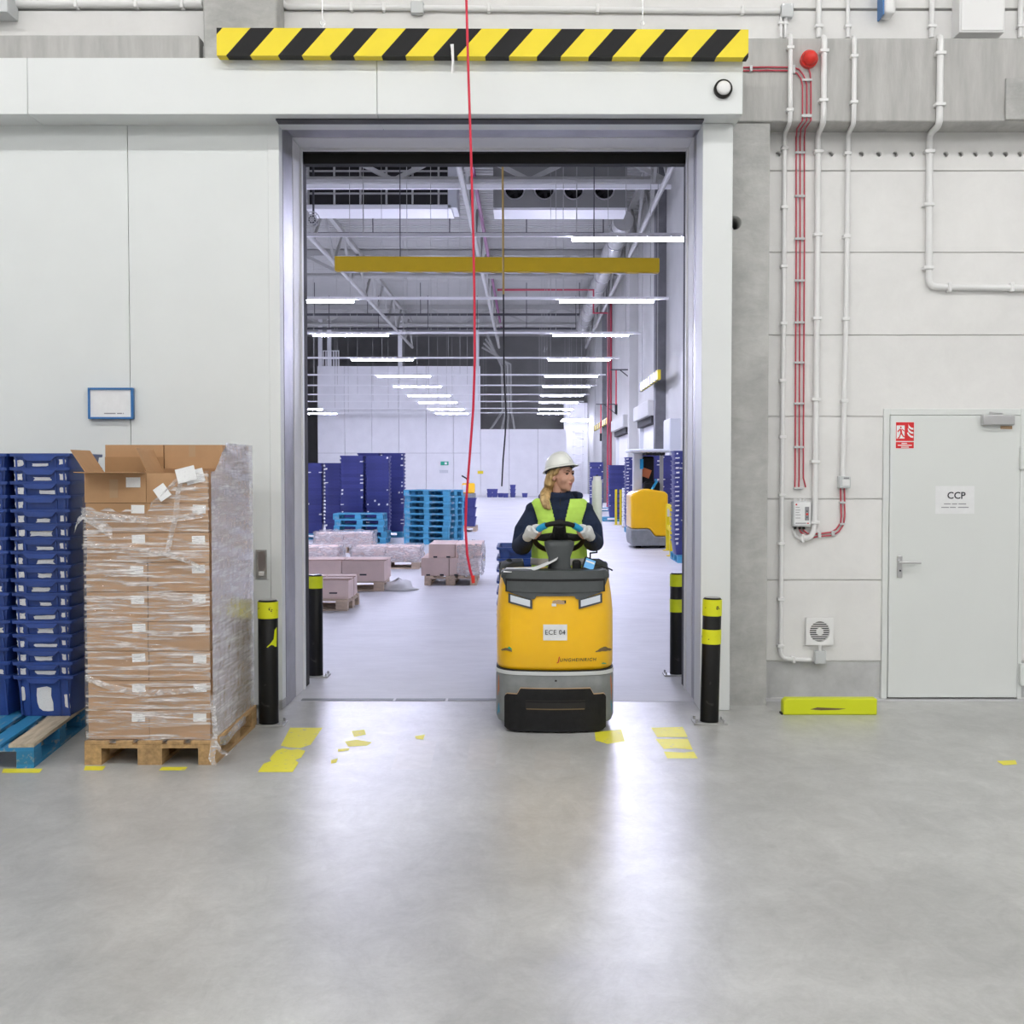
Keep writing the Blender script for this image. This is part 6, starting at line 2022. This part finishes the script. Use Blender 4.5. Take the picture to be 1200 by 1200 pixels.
# hazard bars and doors on the side wall
def side_bar(label, Y0, Y1, X, z, n_, h_):
    t = thing('hazard_bar', label, 'height bar', (X, (Y0 + Y1) / 2, z))
    for k in range(n_):
        y0, y1 = Y0 + (Y1 - Y0) * k / n_, Y0 + (Y1 - Y0) * (k + 1) / n_
        MB().box(X - .05, X + .05, y0, y1, z, z + h_).build('stripe', 'hazard_yellow' if k % 2 == 0 else 'hazard_black', t)
    for y_ in (Y0 + .5, Y1 - .5):
        MB().cyl((X, y_, z + h_), (X, y_, Z_ROOF), .012, 6).build('hanging_wire', 'steel_grey', t)
side_bar('striped height bar hung before the nearer dock door', 37.5, 43.5, 4.15, 4.62, 14, .30)
side_bar('striped height bar hung before the farther dock door', 60.5, 72, 4.1, 4.15, 16, .30)
for i_, (Y0, Y1, lab) in enumerate(((42.2, 47.5, 'nearer white dock door with roller hood'), (53, 60, 'farther white dock door with dark roller hood'))):
    t = thing(f'door_{i_ + 3}', lab, 'dock door', (X_HALL, (Y0 + Y1) / 2, 0), kind='structure')
    MB().box(X_HALL - .06, X_HALL, Y0, Y1, 0, 3.6).build('door_curtain', 'plastic_white', t)
    for y_ in (Y0 - .2, Y1):
        MB().box(X_HALL - .2, X_HALL, y_, y_ + .2, 0, 3.7).build('guide_post', 'door_white', t)
    MB().box(X_HALL - .45, X_HALL, Y0 - .2, Y1 + .2, 3.7, 4.25).build('roller_hood', 'hall_wall', t, bevel=.03)
    MB().box(X_HALL - .3, X_HALL - .02, Y0, Y1, 3.45, 3.7).build('painted_shadow', 'hall_dark', t)  # dark block painted in as the shade under the roller hood
# switch cabinet on the side wall
qa = at(788, 495, 36.5)
t = thing('switch_cabinet', 'tall pale switch cabinet on the side wall beyond the crates', 'cabinet', (4.4, 37, 0))
MB().box(4.2, X_HALL, 35, 36.6, .1, 3.3).build('body', 'plastic_grey', t, bevel=.02)
MB().box(4.185, 4.2, 35.05, 35.78, .15, 3.25).build('door', 'plastic_grey', t, bevel=.01)
MB().box(4.185, 4.2, 35.82, 36.55, .15, 3.25).build('door', 'plastic_grey', t, bevel=.01)
MB().box(4.2, X_HALL, 35, 36.6, 0, .1).build('plinth', 'pipe_dark', t)
# bracket with pink cable on the side wall
for i_, (Y, z, lab) in enumerate(((51.5, 6.1, 'dark wall bracket with pink cable near the nearer dock door'), (62.0, 5.2, 'dark wall bracket with cable before the far dark column'))):
    t = thing('wall_bracket', lab, 'bracket', (4.4, Y, z))
    MB().bar((X_HALL, Y, z), (3.6, Y, z), .06, .05).build('arm', 'pipe_dark', t)
    MB().bar((X_HALL, Y, z - .55), (4.0, Y, z), .05, .04).build('strut', 'pipe_dark', t)
    MB().cyl((3.85, Y, z), (3.85, Y, z - 1.5), .03, 6).build('cable', 'red_cord', t)
    MB().cyl((3.85, Y, z - 1.5), (3.85, Y, z - 1.9), .06, 8).build('plug', 'rubber', t)
# ladder cage on the bright bay wall
t = thing('cage_ladder', 'white cage ladder on the bright bay wall', 'ladder', (3.95, 91.6, 0))
for dx in (-.25, .25):
    MB().box(3.95 + dx - .03, 3.95 + dx + .03, 91.5, 91.6, 0, 5.0).build('stile', 'plastic_white', t)
for k in range(14):
    MB().box(3.70, 4.20, 91.52, 91.58, .3 + k * .34, .35 + k * .34).build('rung', 'plastic_white', t)
for k in range(5):
    MB().tube([(3.95 + .4 * math.cos(a), 91.5 - .55 * math.sin(a), 2.4 + k * .6) for a in [math.pi * i / 10 for i in range(11)]], .03, 6).build('hoop', 'plastic_white', t)
# silver conduits in the recess above the low partition
t = thing('conduit_bundle', 'bundle of silver conduits bending down in the far dark recess', 'conduit', (-2, 86, 4.7))
for k in range(4):
    o_ = k * 3.4
    MB().tube([at(565 - k * 2 + 6, 392 + k * 5, 86), at(588 + o_, 430 - k, 86), at(589 + o_, 482, 86), at((575, 588, 595, 603)[k], 503, 86), Vector((at((575, 588, 595, 603)[k], 503, 86).x, 86, 0))], .09, 6).build('pipe', 'steel_grey', t, smooth=True)
# gallery rail and posts on top of the partition
t = thing('gallery_railing', 'pale railing on top of the far white partition', 'railing', (at(388, 428, Y_END).x, Y_END + .1, zq))
x0, x1 = at(379, 428, Y_END + .1).x, at(397, 428, Y_END + .1).x
for k in range(7):
    x = x0 + (x1 - x0) * k / 6
    MB().box(x - .03, x + .03, Y_END + .08, Y_END + .14, zq, zq + 1.1).build('baluster', 'plastic_white', t)
for z in (.55, 1.1):
    MB().box(x0 - .03, x1 + .03, Y_END + .07, Y_END + .15, zq + z - .05, zq + z).build('handrail', 'plastic_white', t)
for px_, lab in ((375.5, 'slim pale post rising from the partition beside the railing'), (386, 'pale post rising behind the gallery railing'), (469, 'pale post rising from the middle of the partition'), (559, 'pale post rising from the partition end by the recess')):
    x = at(px_, 420, Y_END + .3).x
    tag(MB().box(x - .14, x + .14, Y_END + .2, Y_END + .39, zq, Z_ROOF).build('steel_post', 'wall_white'), lab, 'post')
# signs on the partition
for nm, px_, py_, w_, h_, mt_, lab in (('exit_sign', 521, 543, .55, .26, 'sign_green', 'small green exit sign on the far white partition'), ('wall_sign', 520, 552.5, .6, .2, 'plastic_grey', 'small grey plate below the green exit sign'),
                                       ('wall_sign', 563, 553.5, .4, .2, 'hazard_yellow', 'small yellow plate on the far white partition')):
    q = at(px_, py_, Y_END - .02)
    t = thing(nm, lab, 'sign', (q.x, Y_END, q.z - h_ / 2))
    MB().box(q.x - w_ / 2, q.x + w_ / 2, Y_END - .06, Y_END, q.z - h_ / 2, q.z + h_ / 2).build('plate', mt_, t, bevel=.01)
    if nm == 'exit_sign': MB().box(q.x + .0, q.x + .18, Y_END - .065, Y_END - .06, q.z - .08, q.z + .08).build('pictogram', 'sign_white', t)
# wall fan near the doorway in the hall
q = at(365.5, 257, 39.5)
t = thing('roof_fan', 'round caged fan hung under the roof beside the grid cooler', 'fan', (q.x, q.y, q.z))
for rr in (.25, .16, .07):
    MB().tube([(q.x + rr * math.cos(a), 39.5, q.z + rr * math.sin(a)) for a in [2 * math.pi * k / 20 for k in range(21)]], .015, 5, cap=False).build('cage_ring', 'steel_grey', t, smooth=True)
for k in range(4):
    a = math.pi * k / 4
    MB().cyl((q.x - .25 * math.cos(a), 39.5, q.z - .25 * math.sin(a)), (q.x + .25 * math.cos(a), 39.5, q.z + .25 * math.sin(a)), .012, 5).build('cage_spoke', 'steel_grey', t)
MB().cyl((q.x, 39.5, q.z), (q.x, 39.9, q.z), .12, 12).build('motor', 'pipe_dark', t)
MB().bar((q.x, 39.8, q.z), (q.x, 39.8, Z_ROOF), .06).build('bracket', 'pipe_dark', t)

t = thing('threshold_plate', 'worn grey threshold plates set across the doorway floor', 'threshold', (-.7, 9.1, 0))
for a_, b_ in ((-1.72, -1.02), (-1.0, -.62), (-.6, -.2)):
    MB().box(a_, b_, 9.05, 9.13, .0, .003).build('plate', 'truck_grey', t)
